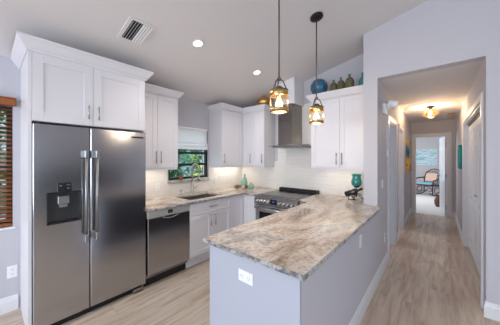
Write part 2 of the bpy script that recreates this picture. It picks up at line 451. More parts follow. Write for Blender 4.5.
b = MB(); b.box(-1.6, EY + 0.1, 2.5, 1.6, 12.2, 2.6)
struct('ceiling', b, 'farwall')

def wall_cells(axis, a0, a1, u0, u1, z0, z1, holes):
    """wall slab between a0,a1 across axis, spanning u0..u1, with rectangular holes (u,u,z,z)"""
    mb = MB(); us = sorted({u0, u1} | {h[0] for h in holes} | {h[1] for h in holes})
    for ua, ub in zip(us, us[1:]):
        hs = sorted([h for h in holes if h[0] <= ua + 1e-6 and h[1] >= ub - 1e-6], key=lambda h: h[2])
        z = z0; segs = []
        for h in hs:
            if h[2] > z + 1e-6: segs.append((z, h[2]))
            z = h[3]
        if z < z1 - 1e-6: segs.append((z, z1))
        for s0, s1 in segs:
            if axis == 'x': mb.box(a0, ua, s0, a1, ub, s1)
            else: mb.box(ua, a0, s0, ub, a1, s1)
    return mb

BW = (-1.10, 0.165, 0.80, 1.96)        # blind window: y0, y1, z0, z1
SW = (1.78, 2.545, 1.10, 1.97)         # sink window
struct('wall_left', wall_cells('x', WX - 0.15, WX, REAR - 0.15, BY + 0.12, 0, cz(WX), [BW, SW]), 'wall')
b = MB(); b.prism([(WX, 0), (HL, 0), (HL, cz(HL)), (WX, cz(WX))], BY, BY + 0.12, 'y')
struct('wall_back', b, 'wall')
b = MB(); b.prism([(-0.685, 0), (HL, 0), (HL, cz(HL)), (-0.685, cz(-0.685))], HY, BY, 'y')
struct('wall_column', b, 'wall')
b = MB(); b.prism([(HL, HC), (HR, HC), (HR, cz(HR)), (HL, cz(HL))], HY, HY + 0.12, 'y')
struct('wall_header', b, 'wall')
b = MB(); b.prism([(HR, 0), (RX, 0), (RX, cz(RX)), (1.0, cz(1.0)), (HR, cz(HR))], HY, HY + 0.12, 'y')
struct('wall_front', b, 'wall')
RW1, RW2 = (-2.6, -0.6, 0.45, 2.45), (0.5, 2.5, 0.1, 2.4)
mb = wall_cells('y', REAR - 0.15, REAR, WX, RX, 0, 2.42, [RW1, RW2])
mb.prism([(WX, 2.42), (RX, 2.42), (RX, cz(RX)), (1.0, cz(1.0))], REAR - 0.15, REAR, 'y')
struct('wall_rear', mb, 'wall')
PD = (-2.5, 0.1, 0.05, 2.25)
struct('wall_right', wall_cells('x', RX, RX + 0.15, REAR - 0.15, HY + 0.12, 0, cz(RX), [PD]), 'wall')
D1 = (3.70, 4.42, 0, 2.0); D2 = (4.83, 5.50, 0, 2.0)
struct('wall_hall_left', wall_cells('x', HL - 0.12, HL, BY + 0.12, EY, 0, HC, [D1, D2]), 'wall')
DC = (3.16, 5.12, 0, 2.03)
struct('wall_hall_right', wall_cells('x', HR, HR + 0.12, HY + 0.12, EY, 0, HC, [DC]), 'wall')
DE = (-0.445, 0.205, 0, 2.02)
struct('wall_hall_end', wall_cells('y', EY, EY + 0.1, HL - 1.9, 1.6, 0, HC + 0.1, [DE]), 'wall')
b = MB(); b.box(-1.6, 12.0, 0, 1.6, 12.2, 2.5); struct('wall_far', b, 'farwall')
struct('wall_far_left', wall_cells('x', -1.6, -1.5, EY + 0.1, 12.0, 0, 2.5, [(8.5, 11.1, 0.7, 2.3)]), 'farwall')
b = MB(); b.box(1.5, EY + 0.1, 0, 1.6, 12.0, 2.5); struct('wall_far_right', b, 'farwall')
# side room behind the two hall doors, and the closet
b = MB(); b.box(HL - 1.9, BY + 0.12, 0, HL - 1.8, EY, HC); b.box(HL - 1.8, 4.55, 0, HL - 0.12, 4.65, HC)
struct('wall_side_room', b, 'wall')
b = MB(); b.box(HR + 0.75, HY + 0.12, 0, HR + 0.85, 5.3, HC); b.box(HR + 0.12, 5.2, 0, HR + 0.75, 5.3, HC)
struct('wall_closet', b, 'wall')

# peninsula half wall and end panel
PX0, PX1, PY0 = -1.245, HL, 1.03
CTZ = 0.865  # underside of counter slabs
b = MB(); b.box(PX1 - 0.12, PY0 + 0.02, 0, PX1, HY, CTZ)
struct('wall_peninsula', b, 'wall')

# baseboards
BP = [(0, 0), (0.016, 0), (0.016, 0.10), (0.011, 0.115), (0.009, 0.13), (0.004, 0.142), (0, 0.142)]
def baseboard(name, path):
    mb = MB(); mb.sweep(path, BP); return struct(name, mb, 'trim')
baseboard('baseboard_left', [(WX, 0.20), (WX, REAR)][::-1])
baseboard('baseboard_peninsula', [(HL, PY0 + 0.02), (HL, D1[0] - 0.075)])
baseboard('baseboard_front', [(HR, HY + 0.03), (HR, HY), (RX, HY)][::1])
baseboard('baseboard_hall_left', [(HL, D1[1] + 0.075), (HL, D2[0] - 0.075)])
baseboard('baseboard_hall_end', [(HL, D2[1] + 0.075), (HL, EY), (DE[0] - 0.07, EY)])
baseboard('baseboard_hall_right', [(DE[1] + 0.07, EY), (HR, EY), (HR, DC[1] + 0.0)])
baseboard('baseboard_far', [(-1.5, 12.0), (1.5, 12.0)])

# door casings
def casing(name, axis, plane, side, u0, u1, top, wdt=0.07, th=0.018, jamb=None):
    mb = MB()
    def bx(ua, ub, za, zb, t=th):
        if axis == 'x': mb.box(plane, ua, za, plane + side * t, ub, zb, 0.004)
        else: mb.box(ua, plane, za, ub, plane + side * t, zb, 0.004)
    bx(u0 - wdt, u0, 0, top + wdt); bx(u1, u1 + wdt, 0, top + wdt); bx(u0, u1, top, top + wdt)
    if jamb:
        d = jamb
        if axis == 'x':
            mb.box(plane, u0, 0, plane - side * d, u0 + 0.018, top); mb.box(plane, u1 - 0.018, 0, plane - side * d, u1, top)
            mb.box(plane, u0 + 0.018, top - 0.018, plane - side * d, u1 - 0.018, top)
            mb.box(plane - side * 0.07, u0 + 0.018, 0, plane - side * 0.045, u0 + 0.03, top - 0.018)
            mb.box(plane - side * 0.07, u1 - 0.03, 0, plane - side * 0.045, u1 - 0.018, top - 0.018)
        else:
            mb.box(u0, plane, 0, u0 + 0.018, plane - side * d, top); mb.box(u1 - 0.018, plane, 0, u1, plane - side * d, top)
            mb.box(u0 + 0.018, plane, top - 0.018, u1 - 0.018, plane - side * d, top)
    return struct(name, mb, 'trim')
casing('trim_1', 'x', HL, 1, D1[0], D1[1], D1[3], jamb=0.12)
casing('trim_2', 'x', HL, 1, D2[0], D2[1], D2[3], jamb=0.12)
casing('trim_3', 'x', HR, -1, DC[0], DC[1], DC[3], wdt=0.07, jamb=0.12)
casing('trim_4', 'y', EY, -1, DE[0], DE[1], DE[3], wdt=0.07, jamb=0.1)

# closet bifold doors with raised panels, and far open door
def panel_door(mb, wd, ht, th, rows, cols=1, st=0.10):
    """door slab in local x (width) z (height), front face y=0 going to y=th, with recessed field panels"""
    mb.box(0, 0.008, 0, wd, th - 0.008, ht)
    zs = [0.0]
    for r in rows: zs.append(zs[-1] + r)
    cw = wd / cols
    for c in range(cols):
        x0, x1 = c * cw, (c + 1) * cw
        h = st if cols == 1 else st * 0.75
        for yy0, yy1 in ((0, 0.008), (th - 0.008, th)):
            mb.box(x0, yy0, 0, x0 + h, yy1, ht); mb.box(x1 - h, yy0, 0, x1, yy1, ht)
            for i, z in enumerate(zs):
                zc = z * ht
                za, zb = max(0, zc - st / 2), min(ht, zc + st / 2)
                if i == 0: za, zb = 0, 0.16
                if i == len(zs) - 1: za, zb = ht - st, ht
                mb.box(x0 + h, yy0, za, x1 - h, yy1, zb)
        for i in range(len(zs) - 1):
            za, zb = max(0.16, zs[i] * ht + st / 2) + 0.03, min(ht - st, zs[i + 1] * ht - st / 2) - 0.03
            for yy0, yy1 in ((0.003, 0.008), (th - 0.008, th - 0.003)):
                mb.box(x0 + h + 0.03, yy0, za, x1 - h - 0.03, yy1, zb, 0.002)

def setw(o, loc, rz):
    o.location = loc; o.rotation_euler = (0, 0, rz); MW[o.name] = Matrix.Translation(loc) @ Matrix.Rotation(rz, 4, 'Z')
DW_ = (DC[1] - DC[0] - 0.036 - 0.012) / 4
for k in range(4):
    mb = MB(); panel_door(mb, DW_ - 0.004, 1.96, 0.034, [0.40, 0.45, 0.15], 1, 0.085)
    o = struct('door_%d' % (k + 1), mb, 'trim')
    y = DC[1] - 0.02 - k * DW_
    setw(o, (HR + 0.055, y, 0.012), -PI / 2)
    if k in (1, 2):
        h = MB(); xk = DW_ - 0.05 if k == 1 else 0.05
        h.lathe([(0, 0), (0.006, 0), (0.005, 0.010), (0.011, 0.015), (0.010, 0.022), (0, 0.024)], n=12, T=Matrix.Translation((xk, 0, 0.95)) @ Matrix.Rotation(PI / 2, 4, 'X'))
        h.build('knob', 'nickel', o)
mb = MB(); mb.box(HR + 0.045, DC[0] + 0.03, 1.975, HR + 0.10, DC[1] - 0.03, 2.012)
struct('trim_5', mb, 'slot')
mb = MB(); panel_door(mb, 0.62, 1.99, 0.035, [0.45, 0.40, 0.15], 2, 0.10)
o = struct('door_5', mb, 'trim'); setw(o, (DE[1] - 0.02, EY + 0.12, 0.012), math.radians(99))
for z in (0.22, 1.0, 1.78):
    h = MB(); h.box(-0.012, -0.006, z - 0.05, 0.006, 0.02, z + 0.05, 0.001); h.tube([(-0.006, -0.004, z - 0.052), (-0.006, -0.004, z + 0.052)], 0.007, 8)
    h.build('hinge', 'nickel', o)
h = MB(); h.lathe([(0, 0), (0.026, 0), (0.026, 0.006), (0.01, 0.01), (0.01, 0.04), (0.026, 0.05), (0.024, 0.07), (0, 0.075)], n=14, T=Matrix.Translation((0.56, 0.035, 0.96)) @ Matrix.Rotation(-PI / 2, 4, 'X'))
h.build('knob', 'nickel', o)
# first hall door: perforated strip on the far jamb
mb = MB(); mb.use('white').box(HL - 0.108, D1[1] - 0.036, 0.1, HL - 0.078, D1[1] - 0.03, 1.92)
mb.use('slot')
for i in range(44):
    z = 0.14 + i * 0.041; mb.box(HL - 0.098, D1[1] - 0.0375, z, HL - 0.088, D1[1] - 0.0355, z + 0.014)
struct('trim_6', mb, None)

# windows --------------------------------------------------------------------------
def window_x(name, plane, side, y0, y1, z0, z1, bars_z=(), bars_y=(), fr=0.04, m='winframe', depth=0.05):
    """window in an x-wall; plane = glass plane"""
    mb = MB(); d = depth / 2
    mb.box(plane - d, y0, z0, plane + d, y0 + fr, z1); mb.box(plane - d, y1 - fr, z0, plane + d, y1, z1)
    mb.box(plane - d, y0 + fr, z0, plane + d, y1 - fr, z0 + fr); mb.box(plane - d, y0 + fr, z1 - fr, plane + d, y1 - fr, z1)
    for bz in bars_z: mb.box(plane - d * 0.8, y0 + fr, bz - fr / 2, plane + d * 0.8, y1 - fr, bz + fr / 2)
    for by in bars_y: mb.box(plane - d * 0.7, by - fr / 3, z0 + fr, plane + d * 0.7, by + fr / 3, z1 - fr)
    o = struct(name, mb, m)
    g = MB(); g.box(plane - 0.003, y0 + fr, z0 + fr, plane + 0.003, y1 - fr, z1 - fr); g.build('pane', 'glass', o)
    return o
def window_y(name, plane, x0, x1, z0, z1, bars_x=(), fr=0.06, m='trim'):
    mb = MB(); d = 0.03
    mb.box(x0, plane - d, z0, x0 + fr, plane + d, z1); mb.box(x1 - fr, plane - d, z0, x1, plane + d, z1)
    mb.box(x0 + fr, plane - d, z0, x1 - fr, plane + d, z0 + fr); mb.box(x0 + fr, plane - d, z1 - fr, x1 - fr, plane + d, z1)
    for bx in bars_x: mb.box(bx - fr / 2, plane - d, z0 + fr, bx + fr / 2, plane + d, z1 - fr)
    return struct(name, mb, m)
w1 = window_x('window_1', WX - 0.045, 1, SW[0], SW[1], SW[2] + 0.02, SW[3], bars_z=(1.353, 1.545), fr=0.036)
mb = MB(); mb.use('granite').box(WX - 0.15, SW[0] - 0.02, SW[2] - 0.025, WX + 0.035, SW[1] + 0.015, SW[2] + 0.004, 0.004)
struct('window_1_sill', mb, None)
w2 = window_x('window_2', WX - 0.10, 1, BW[0], BW[1], BW[2], BW[3], bars_z=(1.38,), bars_y=(-0.47,), fr=0.04)
mb = MB(); mb.box(WX - 0.15, BW[0] - 0.02, BW[2] - 0.02, WX + 0.012, BW[1] + 0.015, BW[2] + 0.002, 0.003)
struct('window_2_sill', mb, 'trim')
window_y('window_3', REAR - 0.1, RW1[0], RW1[1], RW1[2], RW1[3], (-1.6,))
window_y('window_4', REAR - 0.1, RW2[0], RW2[1], RW2[2], RW2[3], (1.5,))
window_x('door_6', RX + 0.1, 1, PD[0], PD[1], PD[2], PD[3], bars_y=(-1.2,), fr=0.07, m='trim')
window_x('window_5', -1.55, 1, 8.5, 11.1, 0.7, 2.3, bars_y=(9.8,), fr=0.05, m='trim')

# outdoors
b = MB(); b.box(-14, -14, -0.4, WX - 0.15, 14, -0.12)
struct('ground', b, 'grass')

# backsplash tile
mb = MB()
mb.box(WX, 1.18, 0.895, WX + 0.008, SW[0] - 0.02, 1.40)
mb.box(WX, SW[0] - 0.02, 0.895, WX + 0.008, SW[1] + 0.015, SW[2] - 0.026)
mb.box(WX, SW[1] + 0.016, 0.895, WX + 0.008, BY - 0.008, 1.40)
mb.box(WX, BY - 0.008, 0.895, -2.22, BY, 1.40)
mb.box(-2.22, BY - 0.008, 0.895, -1.40, BY, 2.36)
mb.box(-1.40, BY - 0.008, 0.895, -0.685, BY, 1.40)
struct('trim_backsplash', mb, 'tile')

# ------------------------------------------------------------------ cabinets
def shaker(mb, x0, z0, x1, z1, y=0.0, th=0.02, st=0.058):
    """shaker front, local frame, face at y, body going +y"""
    mb.box(x0, y, z0, x0 + st, y + th, z1, 0.0015); mb.box(x1 - st, y, z0, x1, y + th, z1, 0.0015)
    mb.box(x0 + st, y, z0, x1 - st, y + th, z0 + st, 0.0015); mb.box(x0 + st, y, z1 - st, x1 - st, y + th, z1, 0.0015)
    mb.box(x0 + st - 0.002, y + 0.009, z0 + st - 0.002, x1 - st + 0.002, y + th, z1 - st + 0.002)

def bar_handle(x, z, L=0.16, vertical=True, y=0.0):
    h = MB(); o = 0.032
    if vertical:
        h.tube([(x, y - o, z - L / 2), (x, y - o, z + L / 2)], 0.0058, 10)
        for s_ in (-1, 1): h.tube([(x, y + 0.001, z + s_ * L * 0.36), (x, y - o, z + s_ * L * 0.36)], 0.0045, 8)
    else:
        h.tube([(x - L / 2, y - o, z), (x + L / 2, y - o, z)], 0.0058, 10)
        for s_ in (-1, 1): h.tube([(x + s_ * L * 0.36, y + 0.001, z), (x + s_ * L * 0.36, y - o, z)], 0.0045, 8)
    return h

def door(parent, x0, z0, x1, z1, hx=None, hz=None, y=0.0, L=0.16, st=0.058):
    mb = MB(); shaker(mb, x0 + 0.0015, z0, x1 - 0.0015, z1, y, st=st)
    d = mb.build('door', 'cab', parent)
    if hx is not None: bar_handle(hx, hz, L, True, y).build('handle', 'nickel', d)
    return d

CROWN = [(0, 0), (0.010, 0), (0.012, 0.012), (0.022, 0.022), (0.048, 0.062), (0.058, 0.074), (0.058, 0.088), (0, 0.088)]
def crown(parent, path, z, k=1.0):
    mb = MB(); mb.sweep(path, [(o_ * k, z + h * k) for o_, h in CROWN])
    return mb.build('crown_moulding', 'cab', parent)

# fridge surround: faces +X, local x -> +Y, local y -> -X
FX = -2.50; FY0 = 0.215; FY1 = 1.145
t = thing('fridge_surround_cabinet', 'tall white cabinet housing around and above the steel refrigerator with two shaker doors', 'cabinet', (FX, FY0, 0), PI / 2)
Wf = FY1 - FY0; Df = FX - WX - 0.001
mb = MB(); mb.box(0, 0, 0, 0.02, Df, 2.335); mb.build('side_panel', 'cab', t)
mb = MB(); mb.box(Wf - 0.02, 0.06, 0, Wf, Df, 1.762); mb.build('side_panel', 'cab', t)
mb = MB(); mb.box(0.02, 0.02, 1.762, Wf, Df, 2.335); mb.build('body', 'cab', t)
sp = 0.43
door(t, 0.02, 1.765, sp + 0.01, 2.318, sp - 0.03, 1.885, L=0.13, st=0.07)
door(t, sp + 0.01, 1.765, Wf, 2.318, sp + 0.05, 1.885, L=0.13, st=0.07)
mb = MB(); mb.box(0, -0.002, 2.318, Wf, 0.02, 2.335); mb.build('top_rail', 'cab', t)
# crown path in local frame: outside is to the right-hand side of travel
crown(t, [(Wf, Df), (Wf, 0), (0, 0), (0, Df)][::-1], 2.322, 1.15)

# refrigerator
RFX = -2.47
t = thing('refrigerator', 'stainless steel side-by-side refrigerator with water and ice dispenser', 'refrigerator', (RFX, 0.24, 0), PI / 2)
Wr = 0.90
mb = MB(); mb.box(0.004, 0.07, 0.03, Wr - 0.018, 0.62, 1.725); mb.build('body', 'steel_d', t)
mb = MB(); mb.box(0.012, 0.045, 0.035, Wr - 0.025, 0.069, 1.735); mb.build('gasket', 'gap', t)
fs_ = 0.383
# left door with dispenser opening
x0, x1 = 0.0, fs_ - 0.004
dx0, dx1, dz0, dz1 = 0.085, 0.318, 0.90, 1.17
mb = MB()
mb.box(x0, 0, 0.07, dx0, 0.045, 1.738, 0.004); mb.box(dx1, 0, 0.07, x1, 0.045, 1.738, 0.004)
mb.box(dx0 - 0.004, 0.0, 0.07, dx1 + 0.004, 0.045, dz0); mb.box(dx0 - 0.004, 0.0, dz1, dx1 + 0.004, 0.045, 1.738)
ld = mb.build('door', 'steel_v', t)
mb = MB(); mb.use('cavity')
mb.box(dx0, 0.042, dz0, dx1, 0.046, dz1); mb.box(dx0, 0.0, dz0, dx0 + 0.006, 0.044, dz1); mb.box(dx1 - 0.006, 0.0, dz0, dx1, 0.044, dz1)
mb.box(dx0, 0.0, dz0 - 0.002, dx1, 0.042, dz0 + 0.006)
mb.use('steel_h').box(0.155, 0.012, 1.06, 0.235, 0.044, 1.13, 0.004); mb.box(0.165, 0.02, 1.03, 0.225, 0.04, 1.06, 0.003)
mb.use('black').box(dx0 + 0.02, 0.006, dz0 + 0.006, dx1 - 0.02, 0.04, dz0 + 0.012)
mb.build('dispenser', None, ld)
mb = MB(); mb.use('black').box(0.150, -0.003, 1.165, 0.245, 0.005, 1.245, 0.002)
mb.use('dot').box(0.162, -0.0045, 1.219, 0.178, -0.002, 1.223); mb.box(0.21, -0.0045, 1.225, 0.235, -0.002, 1.228); mb.box(0.215, -0.0045, 1.195, 0.228, -0.002, 1.2)
mb.build('display_panel', None, ld)
mb = MB(); mb.box(fs_ + 0.004, 0, 0.07, Wr, 0.045, 1.738, 0.004)
rd = mb.build('door', 'steel_v', t)
def fridge_handle(x, parent):
    h = MB(); h.use('steel_bar').tube([(x, -0.055, 0.70), (x, -0.055, 1.52)], 0.0115, 14)
    h.use('steel_bar')
    for z in (0.70, 1.46): h.box(x - 0.015, -0.072, z, x + 0.015, 0.001, z + 0.07, 0.005)
    h.build('handle', None, parent)
fridge_handle(fs_ - 0.042, ld); fridge_handle(fs_ + 0.042, rd)
mb = MB(); mb.use('gap').box(Wr - 0.15, -0.003, 1.672, Wr - 0.03, 0.002, 1.688); mb.build('badge', None, rd)
mb = MB(); mb.box(0.01, 0.05, 0.0, Wr - 0.03, 0.07, 0.062); mb.build('toe_grille', 'black', t)
mb = MB(); mb.box(Wr - 0.13, 0.002, 0.0, Wr - 0.03, 0.06, 0.045, 0.008); mb.build('roller_foot', 'steel_d', t)
for xa, xb in ((0.005, 0.09), (Wr - 0.1, Wr - 0.02)):
    mb = MB(); mb.box(xa, 0.012, 1.740, xb, 0.07, 1.748, 0.002); mb.build('hinge_cover', 'gap', t)

# wall cabinet left of the window
UX = -2.78
UB = 1.33
def wall_cab(label, loc, rz, wd, doors, dp, top=2.285, extra_left=0.0):
    t = thing('wall_cabinet', label, 'cabinet', loc, rz)
    mb = MB(); mb.box(0, 0.021, UB, wd, dp, top + 0.02); mb.build('body', 'cab', t)
    for d in doors: door(t, *d)
    mb = MB(); mb.box(0.003, 0.012, UB - 0.03, wd - 0.003, 0.032, UB - 0.001); mb.build('light_rail', 'cab', t)
    mb = MB(); mb.box(0.0, 0.0, 2.3605, wd, dp, 2.3775); mb.build('top_panel', 'cab', t)
    return t
C2a, C2b = 1.147, 1.732
Dp = UX - WX - 0.009
wd = C2b - C2a
md = 1.434 - C2a
t = wall_cab('white two-door wall cabinet between refrigerator and sink window', (UX, C2a, 0), PI / 2, wd,
             [(0.0, UB, md, 2.285, md - 0.03, 1.47), (md, UB, wd, 2.285, md + 0.035, 1.47)], Dp)
crown(t, [(0, 0.0), (wd, 0.0), (wd, Dp)], 2.29)

# corner L wall cabinet (world-aligned)
LY0 = 2.566; UY = 3.09; LX1 = -2.286
t = thing('corner_wall_cabinet', 'white L-shaped corner wall cabinet between sink window and range hood', 'cabinet', (WX + 0.009, LY0, 0), 0)
mb = MB(); mb.prism([(WX + 0.009, LY0), (UX - 0.021, LY0), (UX - 0.021, UY + 0.021), (LX1, UY + 0.021), (LX1, BY - 0.009), (WX + 0.009, BY - 0.009)], UB, 2.305, 'z')
mb.build('body', 'cab', t, world=True)
def world_door(parent, loc, rz, wd, z0, z1, hx, hz, st=0.058):
    T = Matrix.Translation(loc) @ Matrix.Rotation(rz, 4, 'Z')
    mb = MB(); shaker(mb, 0.0015, z0, wd - 0.0015, z1, 0, st=st); bmesh.ops.transform(mb.bm, matrix=T, verts=mb.bm.verts)
    d = mb.build('door', 'cab', parent, world=True)
    if hx is not None:
        h = bar_handle(hx, hz); bmesh.ops.transform(h.bm, matrix=T, verts=h.bm.verts); h.build('handle', 'nickel', d, world=True)
world_door(t, (UX, LY0, 0), PI / 2, UY - LY0 - 0.001, UB, 2.285, 0.035, 1.45, st=0.075)
world_door(t, (UX + 0.001, UY, 0), 0, 0.235, UB, 2.285, 0.20, 1.45, st=0.05)
world_door(t, (UX + 0.236, UY, 0), 0, LX1 - UX - 0.236, UB, 2.285, LX1 - UX - 0.236 - 0.035, 1.45, st=0.05)
mb = MB(); mb.sweep([(WX + 0.009, LY0), (UX, LY0), (UX, UY), (LX1, UY), (LX1, BY - 0.009)], [(o_, 2.29 + h) for o_, h in CROWN]); mb.build('crown_moulding', 'cab', t, world=True)
mb = MB(); mb.prism([(WX + 0.009, LY0), (UX, LY0), (UX, UY), (LX1, UY), (LX1, BY - 0.009), (WX + 0.009, BY - 0.009)], 2.3605, 2.3775, 'z'); mb.build('top_panel', 'cab', t, world=True)
mb = MB(); mb.sweep([(WX + 0.009, LY0 + 0.003), (UX - 0.012, LY0 + 0.003), (UX - 0.012, UY + 0.012), (LX1 - 0.003, UY + 0.012), (LX1 - 0.003, BY - 0.009)], [(0, UB - 0.03), (0, UB - 0.001), (-0.02, UB - 0.001), (-0.02, UB - 0.03)]); mb.build('light_rail', 'cab', t, world=True)

# right wall cabinet
R0, R1 = -1.424, -0.687
wd = R1 - R0
md = -1.013 - R0
t = wall_cab('white two-door wall cabinet right of the range hood beside the hall wall', (R0, UY, 0), 0, wd,
             [(0.0, UB, md, 2.285, md - 0.035, 1.45), (md, UB, wd, 2.285, md + 0.035, 1.45)], BY - UY - 0.009)
crown(t, [(0, BY - UY - 0.009), (0, 0), (wd, 0)], 2.29)

# base cabinets on the window wall
BX = -2.445; BT = 0.863
# dishwasher
t = thing('dishwasher', 'stainless steel dishwasher between refrigerator and sink cabinet', 'dishwasher', (BX, 1.150, 0), PI / 2)
wd = 0.545
mb = MB(); mb.box(0.002, 0.05, 0.10, wd - 0.002, 0.60, BT); mb.build('body', 'steel_d', t)
mb = MB(); mb.box(0.002, 0.0, 0.15, wd - 0.002, 0.05, 0.778, 0.004); d = mb.build('door', 'steel_v', t)
mb = MB(); mb.use('strip').box(0.002, -0.004, 0.782, wd - 0.002, 0.05, BT - 0.006, 0.003)
mb.use('black').box(wd / 2 - 0.035, -0.006, 0.805, wd / 2 + 0.025, -0.002, 0.845)
mb.use('dot').box(wd / 2 - 0.02, -0.0068, 0.82, wd / 2 + 0.008, -0.005, 0.823)
mb.build('control_panel', None, t)
mb = MB(); mb.use('nickel').tube([(wd / 2 - 0.10 + 0.2 * i / 10, -0.014, 0.775 - 0.022 * math.sin(PI * i / 10)) for i in range(11)], 0.006, 8)
mb.use('gap').box(wd / 2 - 0.09, -0.0015, 0.758, wd / 2 + 0.09, 0.01, 0.781)
mb.build('pocket_handle', None, d)
mb = MB(); mb.box(0.002, 0.09, 0.0, wd - 0.002, 0.11, 0.149); mb.build('toe_kick', 'black', t)

# sink cabinet
t = thing('sink_base_cabinet', 'white sink base cabinet with one drawer front over two shaker doors', 'cabinet', (BX, 1.697, 0), PI / 2)
wd = 0.745
mb = MB(); mb.box(0, 0.021, 0.14, wd, 0.03, BT); mb.box(0, 0.03, 0.14, 0.016, 0.66, BT); mb.box(wd - 0.016, 0.03, 0.14, wd, 0.66, BT); mb.box(0.016, 0.03, 0.14, wd - 0.016, 0.66, 0.156)
mb.build('body', 'cab', t)
mb = MB(); shaker(mb, 0.002, 0.70, wd - 0.002, 0.855, 0, st=0.04); d = mb.build('drawer', 'cab', t)
bar_handle(wd / 2, 0.785, 0.15, False).build('handle', 'nickel', d)
door(t, 0.0, 0.16, wd / 2, 0.692, wd / 2 - 0.04, 0.59)
door(t, wd / 2, 0.16, wd, 0.692, wd / 2 + 0.04, 0.59)
mb = MB(); mb.box(0, 0.09, 0, wd, 0.11, 0.139); mb.build('toe_kick', 'cab', t)
# corner base (L) with blind panel and narrow door by the range
CY = 2.735   # cabinet front plane on range wall
t = thing('corner_base_cabinet', 'white corner base cabinet between sink cabinet and range with a narrow handled door', 'cabinet', (BX, 2.443, 0), 0)
RGX0, RGX1 = -2.142, -1.422
mb = MB(); mb.prism([(WX + 0.009, 2.443), (BX - 0.021, 2.443), (BX - 0.021, CY + 0.021), (RGX0 - 0.003, CY + 0.021), (RGX0 - 0.003, BY - 0.009), (WX + 0.009, BY - 0.009)], 0.14, BT)
mb.build('body', 'cab', t, world=True)
world_door(t, (BX, 2.443, 0), PI / 2, CY - 2.443 - 0.001, 0.16, 0.855, None, None, st=0.05)
world_door(t, (BX + 0.001, CY, 0), 0, RGX0 - 0.003 - BX, 0.16, 0.855, RGX0 - BX - 0.04, 0.76, st=0.05)
mb = MB(); mb.prism([(WX + 0.1, 2.443), (BX - 0.09, 2.443), (BX - 0.09, CY + 0.09), (RGX0 - 0.003, CY + 0.09), (RGX0 - 0.003, BY - 0.1), (WX + 0.1, BY - 0.1)], 0, 0.139); mb.build('toe_kick', 'cab', t, world=True)
# peninsula cabinet run
t = thing('peninsula_cabinet', 'white peninsula cabinet run with plain end panel facing the room and kitchen fronts darkened for the refrigerator reflection', 'cabinet', (PX0, PY0, 0), 0)
mb = MB(); mb.box(PX0, PY0, 0, HL, PY0 + 0.019, CTZ - 0.001, 0.0015); mb.build('end_panel', 'endpanel', t, world=True)
mb = MB(); mb.box(PX0 + 0.03, PY0 + 0.02, 0.14, PX1 - 0.121, HY - 0.001, CTZ - 0.001); mb.box(PX0 + 0.03, HY - 0.001, 0.14, -0.687, BY - 0.009, CTZ - 0.001); mb.box(RGX1 + 0.004, CY + 0.021, 0.14, PX0 + 0.03, BY - 0.009, CTZ - 0.001); mb.build('body', 'cab', t, world=True)
mb = MB(); mb.box(PX0 + 0.09, PY0 + 0.03, 0, PX1 - 0.13, HY - 0.02, 0.139); mb.build('toe_kick', 'cab', t, world=True)
n = 3; seg = (CY - 0.02 - PY0 - 0.025) / n
for i in range(n):
    ya = PY0 + 0.022 + seg * (i + 1)
    for (za, zb, nm) in ((0.16, 0.692, 'door'), (0.70, 0.855, 'drawer')):
        T = Matrix.Translation((PX0 + 0.01, ya, 0)) @ Matrix.Rotation(-PI / 2, 4, 'Z')
        mb = MB(); shaker(mb, 0.002, za, seg - 0.002, zb, 0, st=0.05 if nm == 'door' else 0.04); bmesh.ops.transform(mb.bm, matrix=T, verts=mb.bm.verts)
        d = mb.build(nm, 'reflection_dark', t, world=True)  # unseen fronts, darkened only for the refrigerator's reflection
        h = bar_handle(0.05, 0.6) if nm == 'door' else bar_handle(seg / 2, 0.78, 0.15, False)
        bmesh.ops.transform(h.bm, matrix=T, verts=h.bm.verts); h.build('handle', 'nickel', d, world=True)
mb = MB(); mb.box(RGX1 + 0.004, CY, 0.16, PX0 + 0.008, CY + 0.02, 0.855, 0.0015); mb.build('filler_panel', 'cab', t, world=True)

